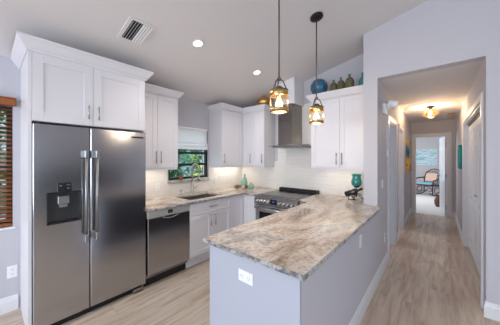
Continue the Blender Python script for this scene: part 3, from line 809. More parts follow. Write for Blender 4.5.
# ------------------------------------------------------------------ countertops
CZ0, CZ1 = CTZ, 0.895
def slab(mb, outline):
    """polygon slab: polished top, rough chiselled edges"""
    mb.use('granite'); bm = mb.bm
    n = len(outline)
    top = [bm.verts.new((x, y, CZ1)) for x, y in outline]; bot = [bm.verts.new((x, y, CZ0)) for x, y in outline]
    f = bm.faces.new(top); g = bm.faces.new(bot[::-1]); mb._mark([f, g])
    mb.use('edge')
    # subdivide the edges and jitter for a broken rock edge
    for i in range(n):
        a, b_ = outline[i], outline[(i + 1) % n]
        mb._mark([bm.faces.new((top[(i + 1) % n], top[i], bot[i], bot[(i + 1) % n]))])
    bmesh.ops.recalc_face_normals(bm, faces=bm.faces[:])
def chisel(mb, pts):
    """irregular rock lip applied along an edge polyline"""
    mb.use('edge'); bm = mb.bm; random.seed(3)
    P = [Vector((*p, 0)) for p in pts]
    for a, c in zip(P, P[1:]):
        L = (c - a).length; k = max(2, int(L / 0.025)); d = (c - a).normalized(); nrm = Vector((d.y, -d.x, 0))
        rows = []
        for i in range(k + 1):
            p = a + (c - a) * (i / k)
            e = 0.0 if i in (0, k) else 1.0
            rows.append([bm.verts.new(p + nrm * (-0.001) + Vector((0, 0, CZ1 - 0.0006))),
                         bm.verts.new(p + nrm * (0.004 + e * random.uniform(-0.0015, 0.002)) + Vector((0, 0, CZ1 - 0.005 - e * random.uniform(0, 0.003)))),
                         bm.verts.new(p + nrm * (0.006 + e * random.uniform(-0.003, 0.003)) + Vector((0, 0, CZ1 - 0.015 + e * random.uniform(-0.004, 0.004)))),
                         bm.verts.new(p + nrm * (0.002 + e * random.uniform(-0.001, 0.002)) + Vector((0, 0, CZ0 + 0.004))),
                         bm.verts.new(p + nrm * (-0.001) + Vector((0, 0, CZ0 + 0.0006)))])
        fs = []
        for A, B in zip(rows, rows[1:]):
            for j in range(4): fs.append(bm.faces.new((A[j], B[j], B[j + 1], A[j + 1])))
        fs.append(bm.faces.new(rows[0])); fs.append(bm.faces.new(rows[-1]))
        bmesh.ops.recalc_face_normals(bm, faces=fs); mb._mark(fs)
CF = BX + 0.03   # -2.415
CFY = CY - 0.03
# left counter, ring of rectangles around the sink cut-out
SK = (-2.93, -2.53, 1.76, 2.36)
mb = MB()
wallx = WX + 0.0085; 
ol = [(wallx, 1.147), (CF, 1.147), (CF, CFY), (RGX0 - 0.002, CFY), (RGX0 - 0.002, BY - 0.0085), (wallx, BY - 0.0085)]
mb.use('granite')
for (xa, ya, xb, yb) in ((wallx, 1.147, CF, SK[2]), (wallx, SK[2], SK[0], SK[3]), (SK[1], SK[2], CF, SK[3]), (wallx, SK[3], CF, BY - 0.0085), (CF, CFY, RGX0 - 0.002, BY - 0.0085)):
    mb.box(xa, ya, CZ0, xb, yb, CZ1)
chisel(mb, [(CF, 1.147), (CF, CFY), (RGX0 - 0.002, CFY)])
o = mb.build('countertop'); tag(o, 'brown granite countertop running from refrigerator past the sink to the range', 'countertop')
mb = MB()
PC0, PC1, PCY = -1.262, -0.490, 0.985
slab(mb, [(PC0, PCY), (PC1, PCY), (PC1, 2.925), (HL - 0.0, HY - 0.001), (-0.6865, HY - 0.001), (-0.6865, BY - 0.0085), (RGX1 + 0.003, BY - 0.0085), (RGX1 + 0.003, CFY), (PC0, CFY)])
chisel(mb, [(PC0, PCY), (PC1, PCY), (PC1, 2.925)])
chisel(mb, [(RGX1 + 0.003, CFY), (PC0, CFY), (PC0, PCY)])
o = mb.build('countertop'); tag(o, 'large brown and grey swirled granite slab on the peninsula', 'countertop')

# sink and faucet
t = thing('sink', 'undermount steel sink basin set in the granite below the window', 'sink', (SK[0], SK[2], 0.70))
x0, x1, y0, y1 = 0, SK[1] - SK[0], 0, SK[3] - SK[2]
mb = MB(); zt, zb = CZ0 - 0.70 - 0.001, -0.0
mb.box(-0.004, -0.004, zb, 0.0, y1 + 0.004, zt); mb.box(x1, -0.004, zb, x1 + 0.004, y1 + 0.004, zt); mb.box(0, -0.004, zb, x1, 0, zt); mb.box(0, y1, zb, x1, y1 + 0.004, zt); mb.box(-0.004, -0.004, zb - 0.004, x1 + 0.004, y1 + 0.004, zb)
mb.build('basin', 'steel_h', t)
mb = MB(); mb.lathe([(0, 0.003), (0.03, 0.003), (0.043, 0.001), (0.043, 0)], (x1 / 2, y1 / 2, 0), 20); mb.build('drain', 'chrome', t)
fx, fy = -3.005, 2.13
t = thing('faucet', 'tall nickel spring gooseneck pull-down faucet behind the sink', 'faucet', (fx, fy, CZ1))
mb = MB(); mb.lathe([(0, 0), (0.027, 0), (0.027, 0.008), (0.026, 0.012), (0.026, 0.13), (0.021, 0.135), (0.021, 0.20), (0, 0.20)], n=18); mb.build('base', 'faucet', t)
arc = [(0, 0, 0.2), (0, 0, 0.36)] + [(0.075 - 0.075 * math.cos(PI * i / 12), 0.012 * i / 12, 0.39 + 0.075 * math.sin(PI * i / 12)) for i in range(13)] + [(0.15, 0.012, 0.33)]
mb = MB(); mb.tube(arc, 0.013, 10)
pts = []
for j in range(260):
    f = j / 259 * (len(arc) - 1); i = min(int(f), len(arc) - 2); u = f - i
    p = Vector(arc[i]).lerp(Vector(arc[i + 1]), u); tt = (Vector(arc[i + 1]) - Vector(arc[i])).normalized()
    s1 = Vector((0, 1, 0)); s2 = tt.cross(s1)
    a = j * 2 * PI / 8; pts.append(p + (s1 * math.cos(a) + s2 * math.sin(a)) * 0.0145)
mb.tube(pts, 0.004, 5); mb.build('spring_neck', 'faucet', t)
mb = MB(); mb.tube([(0.15, 0.012, 0.33), (0.15, 0.012, 0.25), (0.15, 0.012, 0.20)], 0.014, 12, radii=[0.011, 0.013, 0.018]); mb.build('spray_head', 'faucet', t)
mb = MB(); mb.tube([(0, 0, 0.26), (0.08, 0.006, 0.262), (0.137, 0.012, 0.262)], 0.005, 8); mb.build('support_arm', 'faucet', t)
mb = MB(); mb.tube([(0, 0.018, 0.07), (0.0, 0.05, 0.075), (0.02, 0.085, 0.11)], 0.006, 8); mb.build('lever', 'faucet', t)
t = thing('soap_dispenser', 'small nickel soap dispenser pump left of the faucet', 'soap dispenser', (-3.04, 1.93, CZ1))
mb = MB(); mb.lathe([(0, 0), (0.018, 0), (0.018, 0.006), (0.012, 0.01), (0.012, 0.05), (0.007, 0.052), (0.007, 0.07), (0, 0.07)], n=14); mb.build('pump_body', 'nickel', t)
mb = MB(); mb.tube([(0, 0, 0.066), (0.03, 0, 0.072), (0.05, 0, 0.062)], 0.006, 8); mb.build('spout', 'nickel', t)
t = thing('soap_bottle', 'amber soap bottle on the sink window sill', 'bottle', (WX - 0.005, 2.0, SW[2] + 0.004))
mb = MB(); mb.lathe([(0, 0), (0.028, 0), (0.03, 0.01), (0.03, 0.06), (0.012, 0.075), (0.012, 0.082), (0, 0.082)], n=18); mb.build('bottle_body', 'amber', t)
mb = MB(); mb.lathe([(0, 0.082), (0.014, 0.082), (0.014, 0.098), (0.005, 0.099), (0.005, 0.115), (0, 0.115)], n=14); mb.box(-0.006, -0.006, 0.108, 0.03, 0.006, 0.116); mb.build('pump', 'black', t)

# ------------------------------------------------------------------ range
t = thing('range', 'stainless slide-in range with front knobs and black glass cooktop', 'stove', (RGX0, 2.66, 0), 0)
wd = RGX1 - RGX0
mb = MB(); mb.use('steel_d').box(0.002, 0.06, 0.09, wd - 0.002, BY - 2.66 - 0.04, 0.885)
mb.build('body', None, t)
mb = MB(); mb.use('steel_h').box(0.0, 0.03, 0.886, wd, BY - 2.66 - 0.10, 0.897, 0.003)
mb.use('blackglass').box(0.012, 0.05, 0.895, wd - 0.012, BY - 2.66 - 0.10, 0.902, 0.002)
ct = mb.build('cooktop', None, t)
for (cx, cy, r) in ((0.19, 0.20, 0.10), (0.53, 0.20, 0.085), (0.19, 0.46, 0.08), (0.53, 0.46, 0.10)):
    q = MB(); q.lathe([(r - 0.003, 0), (r - 0.003, 0.0008), (r, 0.0008), (r, 0)], (cx, cy, 0.902), 32); q.build('burner_ring', 'steel_d', ct)
mb = MB(); mb.prism([(0.062, 0.885), (0.035, 0.885), (0.0, 0.862), (0.0, 0.765), (0.062, 0.765)], 0.0, wd, 'x'); cp = mb.build('control_panel', 'steel_d', t)
mb = MB(); mb.use('blackglass').box(0.285, -0.004, 0.785, 0.40, 0.004, 0.858, 0.002)
mb.use('display').box(0.32, -0.0055, 0.818, 0.365, -0.003, 0.836); mb.build('display_panel', None, cp)
for x in (0.045, 0.11, 0.175, 0.24, 0.44, 0.505, 0.57, 0.635):
    q = MB(); q.lathe([(0, 0), (0.027, 0), (0.027, 0.007), (0.020, 0.010), (0.018, 0.036), (0.014, 0.04), (0, 0.04)], n=16, T=Matrix.Translation((x + 0.015, 0, 0.815)) @ Matrix.Rotation(PI / 2, 4, 'X')); q.build('knob', 'nickel', cp)
mb = MB(); mb.use('steel_v').box(0.004, 0.008, 0.27, wd - 0.004, 0.06, 0.755, 0.004); od = mb.build('oven_door', None, t)
mb = MB(); mb.box(0.08, 0.003, 0.34, wd - 0.08, 0.012, 0.655, 0.002); mb.build('oven_window', 'blackglass', od)
mb = MB(); mb.tube([(0.03, -0.045, 0.715), (wd - 0.03, -0.045, 0.715)], 0.012, 12)
for x in (0.06, wd - 0.06): mb.tube([(x, 0.01, 0.715), (x, -0.045, 0.715)], 0.009, 8)
mb.build('handle', 'steel_h', od)
mb = MB(); mb.box(0.004, 0.012, 0.10, wd - 0.004, 0.06, 0.262, 0.004); mb.build('warming_drawer', 'steel_v', t)
mb = MB(); mb.box(0.02, 0.10, 0.0, wd - 0.02, 0.6, 0.089); mb.build('toe_kick', 'black', t)
mb = MB(); yb = BY - 2.66
mb.box(0.01, yb - 0.10, 0.886, wd - 0.01, yb - 0.012, 0.915, 0.003)
for i in range(4): mb.box(0.03, yb - 0.09 + i * 0.02, 0.915, wd - 0.03, yb - 0.08 + i * 0.02, 0.945)
mb.box(0.01, yb - 0.10, 0.915, 0.03, yb - 0.012, 0.945); mb.box(wd - 0.03, yb - 0.10, 0.915, wd - 0.01, yb - 0.012, 0.945)
mb.build('rear_vent', 'black', t)

# range hood
t = thing('range_hood', 'dark stainless range hood with slim chimney above the range', 'range hood', (-1.78, BY, 0), 0)
H0, H1 = -1.99, -1.735
mb = MB(); mb.box(H0, 3.075, 1.66, H1, BY - 0.009, 2.318, 0.003); mb.build('chimney', 'hood', t, world=True)
mb = MB()
K = 14; top = []; bot = []
for i in range(K + 1):
    a = i / K; x = -2.14 + 0.72 * a; y = 2.93 + 0.10 * (2 * a - 1) ** 2
    top.append((x, y))
out = top + [(-1.42, BY - 0.012), (-2.14, BY - 0.012)]
mb.use('glass').prism(out, 1.652, 1.659, 'z')
mb.build('glass_canopy', None, t, world=True)
mb = MB(); mb.box(-2.04, 2.99, 1.625, -1.52, BY - 0.012, 1.651, 0.004)
mb.tube([(x, y - 0.001, 1.655) for x, y in top], 0.006, 8); mb.build('filter_housing', 'steel_d', t, world=True)
mb = MB(); mb.box(-1.9, 3.1, 1.620, -1.66, 3.3, 1.626); mb.build('grease_filter', 'nickel', t, world=True)
# boxed-in duct above the hood
mb = MB(); mb.prism([(-2.02, 2.32), (-1.705, 2.32), (-1.705, cz(-1.705) - 0.001), (-2.02, cz(-2.02) - 0.001)], 3.10, BY - 0.001, 'y')
struct('trim_duct_cover', mb, 'cab')

# under-cabinet lights
def puck_strip(label, x0, y0, x1, y1, p):
    t = thing('under_cabinet_light', label, 'light', ((x0 + x1) / 2, (y0 + y1) / 2, UB - 0.012), 0)
    mb = MB(); mb.use('white').box(x0, y0, UB - 0.008, x1, y1, UB - 0.0005); mb.use('ledstrip').box(x0 + 0.004, y0 + 0.004, UB - 0.011, x1 - 0.004, y1 - 0.004, UB - 0.008)
    mb.build('light_bar', None, t, world=True)
    area('under_cabinet_lamp', ((x0 + x1) / 2, (y0 + y1) / 2, UB - 0.014), (0, 0, 0), x1 - x0, y1 - y0, p, (1.0, 0.94, 0.85))
puck_strip('slim light bar under the wall cabinet beside the refrigerator', -2.96, 1.2, -2.92, 1.68, 0.9)
puck_strip('slim light bar under the corner wall cabinet', -3.0, 2.66, -2.96, 3.30, 1.2)
puck_strip('slim light bar under the wall cabinet right of the hood', -1.34, 3.22, -0.78, 3.26, 0.5)

# ------------------------------------------------------------------ windows dressing
t = thing('roman_shade', 'white roman shade gathered over the sink window', 'window shade', (WX, 1.9, 1.6))
mb = MB()
ya, yb_ = SW[0] + 0.0, SW[1] - 0.01
prof = [(0.02, 1.985), (0.02, 1.90), (0.014, 1.78)]
rows = [(0.012, 1.99), (0.012, 1.80), (0.016, 1.72), (0.034, 1.70), (0.03, 1.665), (0.018, 1.66), (0.036, 1.645), (0.032, 1.61), (0.012, 1.603)]
for (d0, z0), (d1, z1) in zip(rows, rows[1:]):
    mb.prism([(WX - 0.03 + d0, z0), (WX - 0.03 + d1, z1), (WX - 0.033 + d1, z1), (WX - 0.033 + d0, z0)], ya, yb_, 'y')
mb.build('shade_cloth', 'shade', t, world=True)
mb = MB(); mb.box(WX - 0.045, ya, 1.935, WX - 0.001, yb_, 1.968, 0.003); mb.build('headrail', 'white', t, world=True)

t = thing('wooden_blind', 'reddish brown wooden venetian blind on the window left of the refrigerator', 'window blind', (WX, -0.4, 0.8))
mb = MB(); mb.box(WX - 0.01, BW[0] - 0.01, 1.955, WX + 0.055, BW[1] + 0.02, 2.02, 0.005); mb.box(WX - 0.005, BW[0], 2.02, WX + 0.06, BW[1] + 0.02, 2.03, 0.002); mb.build('valance', 'redwood', t, world=True)
ns = 27
for i in range(ns):
    z = 1.925 - i * (1.925 - 0.865) / (ns - 1)
    T = Matrix.Translation((WX - 0.028, (BW[0] + BW[1]) / 2, z)) @ Matrix.Rotation(math.radians(24), 4, 'Y')
    mb = MB(); mb.box(-0.024, -(BW[1] - BW[0]) / 2 + 0.012, -0.0015, 0.024, (BW[1] - BW[0]) / 2 - 0.008, 0.0015, T=T)
    mb.build('slat', 'redwood', t, world=True)
mb = MB(); mb.box(WX - 0.052, BW[0] + 0.008, 0.812, WX - 0.004, BW[1] - 0.006, 0.835, 0.003); mb.build('bottom_rail', 'redwood', t, world=True)
for y in (BW[0] + 0.12, -0.47, 0.075):
    mb = MB(); mb.box(WX - 0.003, y - 0.008, 0.835, WX - 0.001, y + 0.008, 1.96); mb.build('ladder_tape', 'cord', t, world=True)

# plants outside
def leaf(mb, p, d, L, wd, droop=0.3, n=5):
    d = Vector(d).normalized(); side = d.cross(Vector((0, 0, 1)))
    if side.length < 0.01: side = Vector((1, 0, 0))
    side.normalize(); rows = []
    for i in range(n + 1):
        t_ = i / n; q = Vector(p) + d * L * t_ + Vector((0, 0, -droop * L * t_ * t_)); ww = wd * math.sin(PI * (0.08 + 0.9 * t_)) / 2
        rows.append((mb.bm.verts.new(q - side * ww + Vector((0, 0, ww * 0.3))), mb.bm.verts.new(q), mb.bm.verts.new(q + side * ww + Vector((0, 0, ww * 0.3)))))
    fs = []
    for A, B in zip(rows, rows[1:]):
        fs += [mb.bm.faces.new((A[0], A[1], B[1], B[0])), mb.bm.faces.new((A[1], A[2], B[2], B[1]))]
    mb._mark(fs)
def plant(label, loc, m, n, L, wd, h, seed, spread=1.0):
    random.seed(seed)
    t = thing('shrub', label, 'plant', loc)
    mb = MB()
    for k in range(7):
        a = random.random() * 2 * PI; r = random.uniform(0.03, 0.2) * spread
        mb.tube([(0, 0, 0), (r * math.cos(a) * 0.5, r * math.sin(a) * 0.5, h * 0.5), (r * math.cos(a), r * math.sin(a), h)], 0.015, 6)
    mb.build('stem', 'stem', t)
    mb = MB()
    for k in range(n):
        a = random.random() * 2 * PI; z = random.uniform(0.3, 1.0) * h; r = random.uniform(0, 0.5) * spread
        el = random.uniform(-0.2, 1.0)
        leaf(mb, (r * math.cos(a), r * math.sin(a), z), (math.cos(a + random.uniform(-1, 1)), math.sin(a + random.uniform(-1, 1)), el), L * random.uniform(0.6, 1.2), wd, random.uniform(0.1, 0.6))
    mb.build('foliage', m, t)
plant('dense green palm shrub filling the left of the sink window', (-5.4, 3.2, -0.12), 'leaf', 520, 0.5, 0.07, 2.0, 1, 1.2)
plant('dark green shrub behind the palm outside the sink window', (-6.9, 5.6, -0.12), 'leaf2', 420, 0.45, 0.12, 2.3, 2, 1.1)
plant('yellow-green broad-leaved shrub at the right of the sink window', (-4.0, 3.12, -0.12), 'leafy', 130, 0.24, 0.10, 1.6, 3, 0.3)
plant('green shrub outside the blind-covered window', (-4.6, -0.1, -0.12), 'leaf', 520, 0.45, 0.10, 2.3, 4, 1.6)
mb = MB(); mb.box(-8.4, -4, -0.12, -8.2, 11, 2.6)
o = mb.build('garden_wall', 'stucco'); tag(o, 'pale blue-grey garden wall behind the shrubs outside', 'wall')

# ------------------------------------------------------------------ pendants
def pendant(label, x, y):
    t = thing('pendant_light', label, 'pendant light', (x, y, 1.812))
    zc = cz(x) - 1.812
    sl = math.atan(0.222)
    mb = MB(); mb.lathe([(0, 0), (0.065, 0), (0.065, -0.016), (0.05, -0.022), (0.012, -0.028), (0, -0.028)], n=24, T=Matrix.Translation((0, 0, zc - 0.001)) @ Matrix.Rotation(-sl, 4, 'Y'))
    mb.build('canopy', 'iron', t)
    mb = MB(); mb.tube([(0, 0, 0.255), (0, 0, zc - 0.02)], 0.0062, 10); mb.lathe([(0.0, 0.245), (0.016, 0.245), (0.016, 0.262), (0.009, 0.27), (0, 0.27)], n=14); mb.build('rod', 'bronze', t)
    R = 0.066
    mb = MB()
    for k in range(3):
        a = 2 * PI * k / 3 + 0.3; c_, s_ = math.cos(a), math.sin(a)
        mb.tube([(0.012 * c_, 0.012 * s_, 0.252), (0.03 * c_, 0.03 * s_, 0.240), (0.05 * c_, 0.05 * s_, 0.19), (0.058 * c_, 0.058 * s_, 0.166)], 0.0045, 8)
    mb.lathe([(0.016, 0.2), (0.03, 0.19), (0.034, 0.172), (0.0, 0.172)], n=18)
    mb.build('hanger_frame', 'bronze', t)
    def ring(z0, z1, m, nm):
        q = MB(); q.lathe([(R - 0.004, z0), (R + 0.004, z0), (R + 0.004, z1), (R - 0.004, z1), (R - 0.004, z0)], n=32); return q.build(nm, m, t)
    ring(0.160, 0.170, 'bronze', 'top_ring'); ring(0.124, 0.160, 'brass', 'brass_band')
    ring(0.0, 0.008, 'bronze', 'bottom_ring'); ring(0.008, 0.026, 'brass', 'brass_band')
    mb = MB(); mb.lathe([(0, 0.168), (R - 0.004, 0.166), (R - 0.004, 0.162), (0, 0.164)], n=24); mb.build('cap', 'bronze', t)
    mb = MB()
    for k in range(4):
        a = 2 * PI * k / 4 + 0.5; c_, s_ = math.cos(a), math.sin(a)
        mb.tube([((R + 0.001) * c_, (R + 0.001) * s_, 0.01), ((R + 0.001) * c_, (R + 0.001) * s_, 0.15)], 0.0035, 6)
    mb.build('strap', 'brass', t)
    mb = MB(); mb.lathe([(R - 0.005, 0.004), (R - 0.005, 0.15)], n=32); mb.build('glass_shade', 'amberglass', t)
    mb = MB(); mb.lathe([(0, 0.162), (0.014, 0.162), (0.014, 0.125), (0, 0.125)], n=14); mb.build('socket', 'bronze', t)
    mb = MB(); mb.lathe([(0.010, 0.125), (0.012, 0.115), (0.017, 0.09), (0.015, 0.06), (0.006, 0.04), (0, 0.037)], n=16); mb.build('bulb', 'bulb', t)
    point('pendant_lamp', (x, y, 1.812 + 0.085), 17, (1.0, 0.84, 0.64), 0.03)
pendant('pendant light nearest the camera with brass-banded glass cylinder', -0.93, 1.452)
pendant('farther pendant light over the peninsula in front of the right wall cabinet', -0.94, 2.168)

# recessed lamps
for k, (x, y) in enumerate(((-1.948, 1.453), (-1.96, 2.482), (-1.95, -0.65), (-1.95, -2.2), (2.6, -1.0), (2.6, 1.4))):
    lab = ['recessed ceiling light nearest the ceiling vent', 'recessed ceiling light farther back toward the range hood', 'recessed ceiling light behind the camera', 'recessed ceiling light by the rear windows', 'recessed ceiling light near the patio door', 'recessed ceiling light near the hall wall'][k]
    t = thing('recessed_light', lab, 'light', (x, y, cz(x)))
    sg = 1 if x < 1 else -1
    T = Matrix.Rotation(-math.atan(0.222) * sg, 4, 'Y')
    mb = MB(); mb.lathe([(0.045, -0.001), (0.062, -0.001), (0.062, -0.005), (0.048, -0.007), (0.045, -0.001)], n=28, T=T); mb.build('trim_ring', 'white', t)
    mb = MB(); mb.lathe([(0, -0.0015), (0.040, -0.0015), (0.040, -0.004), (0, -0.005)], n=24, T=T); mb.build('lens', 'lens', t)
    spot('recessed_lamp', (x, y, cz(x) - 0.03), 19, (1.0, 0.91, 0.81))

# ceiling vent: lies in the sloped ceiling plane
VX, VY = -2.145, 0.905
t = thing('ceiling_vent', 'white louvred air vent in the sloped ceiling above the refrigerator', 'vent', (VX, VY, cz(VX)))
T = Matrix.Rotation(-math.atan(0.222), 4, 'Y')
mb = MB(); hx, hy = 0.165, 0.118
for (xa, ya, xb, yb) in ((-hx, -hy, -hx + 0.03, hy), (hx - 0.03, -hy, hx, hy), (-hx + 0.03, -hy, hx - 0.03, -hy + 0.03), (-hx + 0.03, hy - 0.03, hx - 0.03, hy)):
    mb.box(xa, ya, -0.010, xb, yb, -0.0005, T=T)
mb.build('frame', 'ceiling', t)
mb = MB(); mb.box(-hx + 0.03, -hy + 0.03, -0.003, hx - 0.03, hy - 0.03, -0.001, T=T); mb.build('dark_duct_backing', 'gap', t)  # black sheet stands in for the shade inside the duct
for i in range(8):
    y = -hy + 0.040 + i * 0.0225
    ang = math.radians(58 if i < 4 else -34)
    Ts = T @ Matrix.Translation((0, y, -0.010)) @ Matrix.Rotation(ang, 4, 'X')
    mb = MB(); mb.box(-hx + 0.03, -0.0085, -0.0008, hx - 0.03, 0.0085, 0.0008, T=Ts); mb.build('louvre', 'white', t)

# ------------------------------------------------------------------ outlets and switches
def outlet(label, T0, wd=0.07, ht=0.115, kind='outlet', horizontal=False):
    """plate in local x (width) z (height), face toward -y"""
    loc = T0[0]; rz = T0[1]
    t = thing('wall_outlet' if kind == 'outlet' else 'light_switch' if kind == 'switch' else 'blank_wall_plate', label, 'outlet' if kind == 'outlet' else 'switch' if kind == 'switch' else 'wall plate', loc, rz)
    mb = MB(); mb.box(-wd / 2, -0.006, -ht / 2, wd / 2, -0.0003, ht / 2, 0.002); mb.build('cover_plate', 'white', t)
    if kind == 'outlet':
        gx = (-wd / 4, wd / 4) if horizontal else (0, 0)
        gz = (0, 0) if horizontal else (-ht * 0.2, ht * 0.2)
        for ox, oz in zip(gx, gz):
            q = MB(); q.box(ox - 0.016, -0.0085, oz - 0.014, ox + 0.016, -0.0055, oz + 0.014, 0.001); r = q.build('receptacle', 'white', t)
            q = MB(); q.box(ox - 0.008, -0.0090, oz - 0.001, ox - 0.006, -0.0084, oz + 0.008); q.box(ox + 0.006, -0.0090, oz - 0.001, ox + 0.008, -0.0084, oz + 0.008); q.box(ox - 0.002, -0.0090, oz - 0.010, ox + 0.002, -0.0084, oz - 0.006); q.build('slots', 'slot', r)
    elif kind == 'switch':
        q = MB(); q.box(-0.016, -0.012, -0.033, 0.016, -0.0055, 0.033, 0.002); q.build('rocker', 'white', t)
    return t
outlet('white double outlet plate on the peninsula end panel', ((-0.9, PY0, 0.728), 0), 0.118, 0.072, horizontal=True)
outlet('white outlet low on the wall under the blind-covered window', ((WX, 0.160, 0.37), PI / 2))
outlet('white outlet on the tile backsplash beside the refrigerator', ((WX + 0.008, 1.60, 1.035), PI / 2))
outlet('white outlet on the tile backsplash near the corner decor', ((WX + 0.008, 2.72, 1.06), PI / 2))
outlet('blank white plate on the side of the peninsula half wall', ((HL, 2.19, 0.70), PI / 2), 0.07, 0.115, 'blank')
outlet('white outlet at the hall end of the peninsula wall', ((HL, 3.42, 0.40), PI / 2))
outlet('white light switch on the hall wall beside the wall column', ((HL, 3.245, 1.13), PI / 2), kind='switch')

# ------------------------------------------------------------------ wall device with cord at hall entrance
t = thing('security_camera', 'white swivel security camera with cord high on the hall entrance wall', 'camera', (HL, 3.34, 2.10), 0)
mb = MB(); mb.box(0.0005, -0.08, -0.075, 0.038, 0.04, 0.06, 0.008, 2); mb.build('wall_mount', 'white', t)
T = Matrix.Translation((0.085, 0.02, 0.055)) @ Matrix.Rotation(math.radians(35), 4, 'Z') @ Matrix.Rotation(math.radians(100), 4, 'Y') @ Matrix.Diagonal((1.15, 1.15, 0.95, 1))
mb = MB(); mb.lathe([(0, -0.055), (0.034, -0.055), (0.04, -0.045), (0.04, 0.04), (0.045, 0.045), (0.045, 0.06), (0.036, 0.064), (0.034, 0.054), (0, 0.054)], n=20, T=T); mb.build('camera_head', 'white', t)
mb = MB(); mb.tube([(0.02, 0.0, -0.01), (0.06, 0.0, 0.0), (0.08, 0.016, 0.035)], 0.014, 8); mb.build('swivel_arm', 'white', t)
mb = MB(); mb.tube([(0.03, 0.02, -0.02), (0.035, 0.08, -0.07), (0.02, 0.16, -0.12), (0.008, 0.19, -0.2), (0.006, 0.20, -0.40), (0.006, 0.21, -0.55)], 0.005, 8); mb.build('cord', 'white', t)
mb = MB(); mb.box(0.0005, 0.18, -0.62, 0.028, 0.235, -0.53, 0.004); mb.build('plug_adapter', 'white', t)

# ------------------------------------------------------------------ hall flush light
HLX, HLY = -0.09, 5.22
t = thing('flush_ceiling_light', 'brass wire-cage ceiling light glowing in the hallway', 'ceiling light', (HLX, HLY, HC))
mb = MB(); mb.lathe([(0, -0.0005), (0.06, -0.0005), (0.06, -0.02), (0.025, -0.03), (0.02, -0.06), (0, -0.06)], n=24); mb.build('canopy', 'bronze', t)
mb = MB()
for k in range(6):
    a = PI * k / 6
    for sgn in (1, -1):
        c_, s_ = math.cos(a) * sgn, math.sin(a) * sgn
        mb.tube([(0.02 * c_, 0.02 * s_, -0.045), (0.07 * c_, 0.07 * s_, -0.075), (0.12 * c_, 0.12 * s_, -0.13), (0.10 * c_, 0.10 * s_, -0.17), (0.04 * c_, 0.04 * s_, -0.195), (0.005 * c_, 0.005 * s_, -0.2)], 0.0028, 6)
mb.tube([(0.12 * math.cos(2 * PI * k / 32), 0.12 * math.sin(2 * PI * k / 32), -0.13) for k in range(32)], 0.004, 6, closed=True)
mb.lathe([(0, -0.195), (0.008, -0.198), (0.01, -0.212), (0, -0.222)], n=12)
mb.build('cage', 'brass', t)
mb = MB(); mb.lathe([(0.012, -0.06), (0.02, -0.08), (0.03, -0.12), (0.02, -0.15), (0, -0.158)], n=16); mb.build('bulb', 'bulb', t)
point('hall_lamp', (HLX, HLY, HC - 0.20), 75, (1.0, 0.68, 0.38), 0.012)

# smoke-detector-like second fixture far in hall
t = thing('ceiling_light', 'small glass ceiling light near the far end of the hallway', 'ceiling light', (0.22, 6.3, HC))
mb = MB(); mb.lathe([(0, -0.0005), (0.05, -0.0005), (0.05, -0.015), (0, -0.015)], n=20); mb.build('canopy', 'brass', t)
mb = MB(); mb.lathe([(0.03, -0.015), (0.06, -0.05), (0.045, -0.09), (0, -0.1)], n=20); mb.build('glass_shade', 'amberglass', t)

# ------------------------------------------------------------------ paintings
def picture(label, loc, rz, wd, ht, m, fr='white', th=0.025, fw=0.015):
    t = thing('painting', label, 'picture', loc, rz)
    mb = MB()
    for (a, b_, c_, d_) in ((-wd / 2, -ht / 2, -wd / 2 + fw, ht / 2), (wd / 2 - fw, -ht / 2, wd / 2, ht / 2), (-wd / 2 + fw, -ht / 2, wd / 2 - fw, -ht / 2 + fw), (-wd / 2 + fw, ht / 2 - fw, wd / 2 - fw, ht / 2)):
        mb.box(a, -th, b_, c_, -0.0005, d_)
    mb.build('frame', fr, t)
    mb = MB(); mb.box(-wd / 2 + fw, -th + 0.006, -ht / 2 + fw, wd / 2 - fw, -0.001, ht / 2 - fw); mb.build('canvas', m, t)
picture('blue and white seascape picture on the far bedroom wall', (-0.35, 12.0, 1.50), 0, 0.72, 0.66, 'sea_pic')
def canvas_block(label, loc, rz, wd, ht, m, th=0.045):
    mb = MB(); mb.box(-wd / 2, -th, -ht / 2, wd / 2, -0.0005, ht / 2, 0.003)
    o = mb.build('painting', m); o.location = loc; o.rotation_euler = (0, 0, rz)
    return tag(o, label, 'picture')
canvas_block('narrow blue and yellow painting on the left hallway wall', (HL, 6.35, 1.50), PI / 2, 0.55, 0.68, 'abs_pic', 0.06)
canvas_block('small teal painting on the right hallway wall', (HR, 5.50, 1.48), -PI / 2, 0.42, 0.42, 'teal_pic', 0.05)

# ------------------------------------------------------------------ items above cabinets
TOPZ = 2.378
t = thing('glass_fishing_float', 'round turquoise blue glass float in rope netting on the right wall cabinet', 'glass ball', (-1.33, 3.16, TOPZ))
R = 0.122
mb = MB(); mb.ball((0, 0, R), R, seg=28); mb.build('glass_ball', 'blueglass', t)
mb = MB()
for k in range(8):
    a = PI * k / 8
    mb.tube([((R + 0.002) * math.sin(p) * math.cos(a), (R + 0.002) * math.sin(p) * math.sin(a), R - (R + 0.002) * math.cos(p)) for p in [2 * PI * i / 30 for i in range(30)]], 0.0015, 5, closed=True)
for p in (0.8, 1.3, 1.85, 2.4):
    mb.tube([((R + 0.002) * math.sin(p) * math.cos(2 * PI * i / 24), (R + 0.002) * math.sin(p) * math.sin(2 * PI * i / 24), R - (R + 0.002) * math.cos(p)) for i in range(24)], 0.0015, 5, closed=True)
mb.tube([(-0.05, 0, 0.2), (-0.07, 0, 0.235), (-0.09, 0, 0.215), (-0.085, 0.0, 0.17)], 0.009, 8)
mb.build('rope_net', 'rope', t)
bl = ['leftmost wicker-wrapped green bottle on the right wall cabinet', 'middle wicker-wrapped green bottle on the right wall cabinet', 'rightmost and tallest wicker-wrapped green bottle on the right wall cabinet']
proto = None
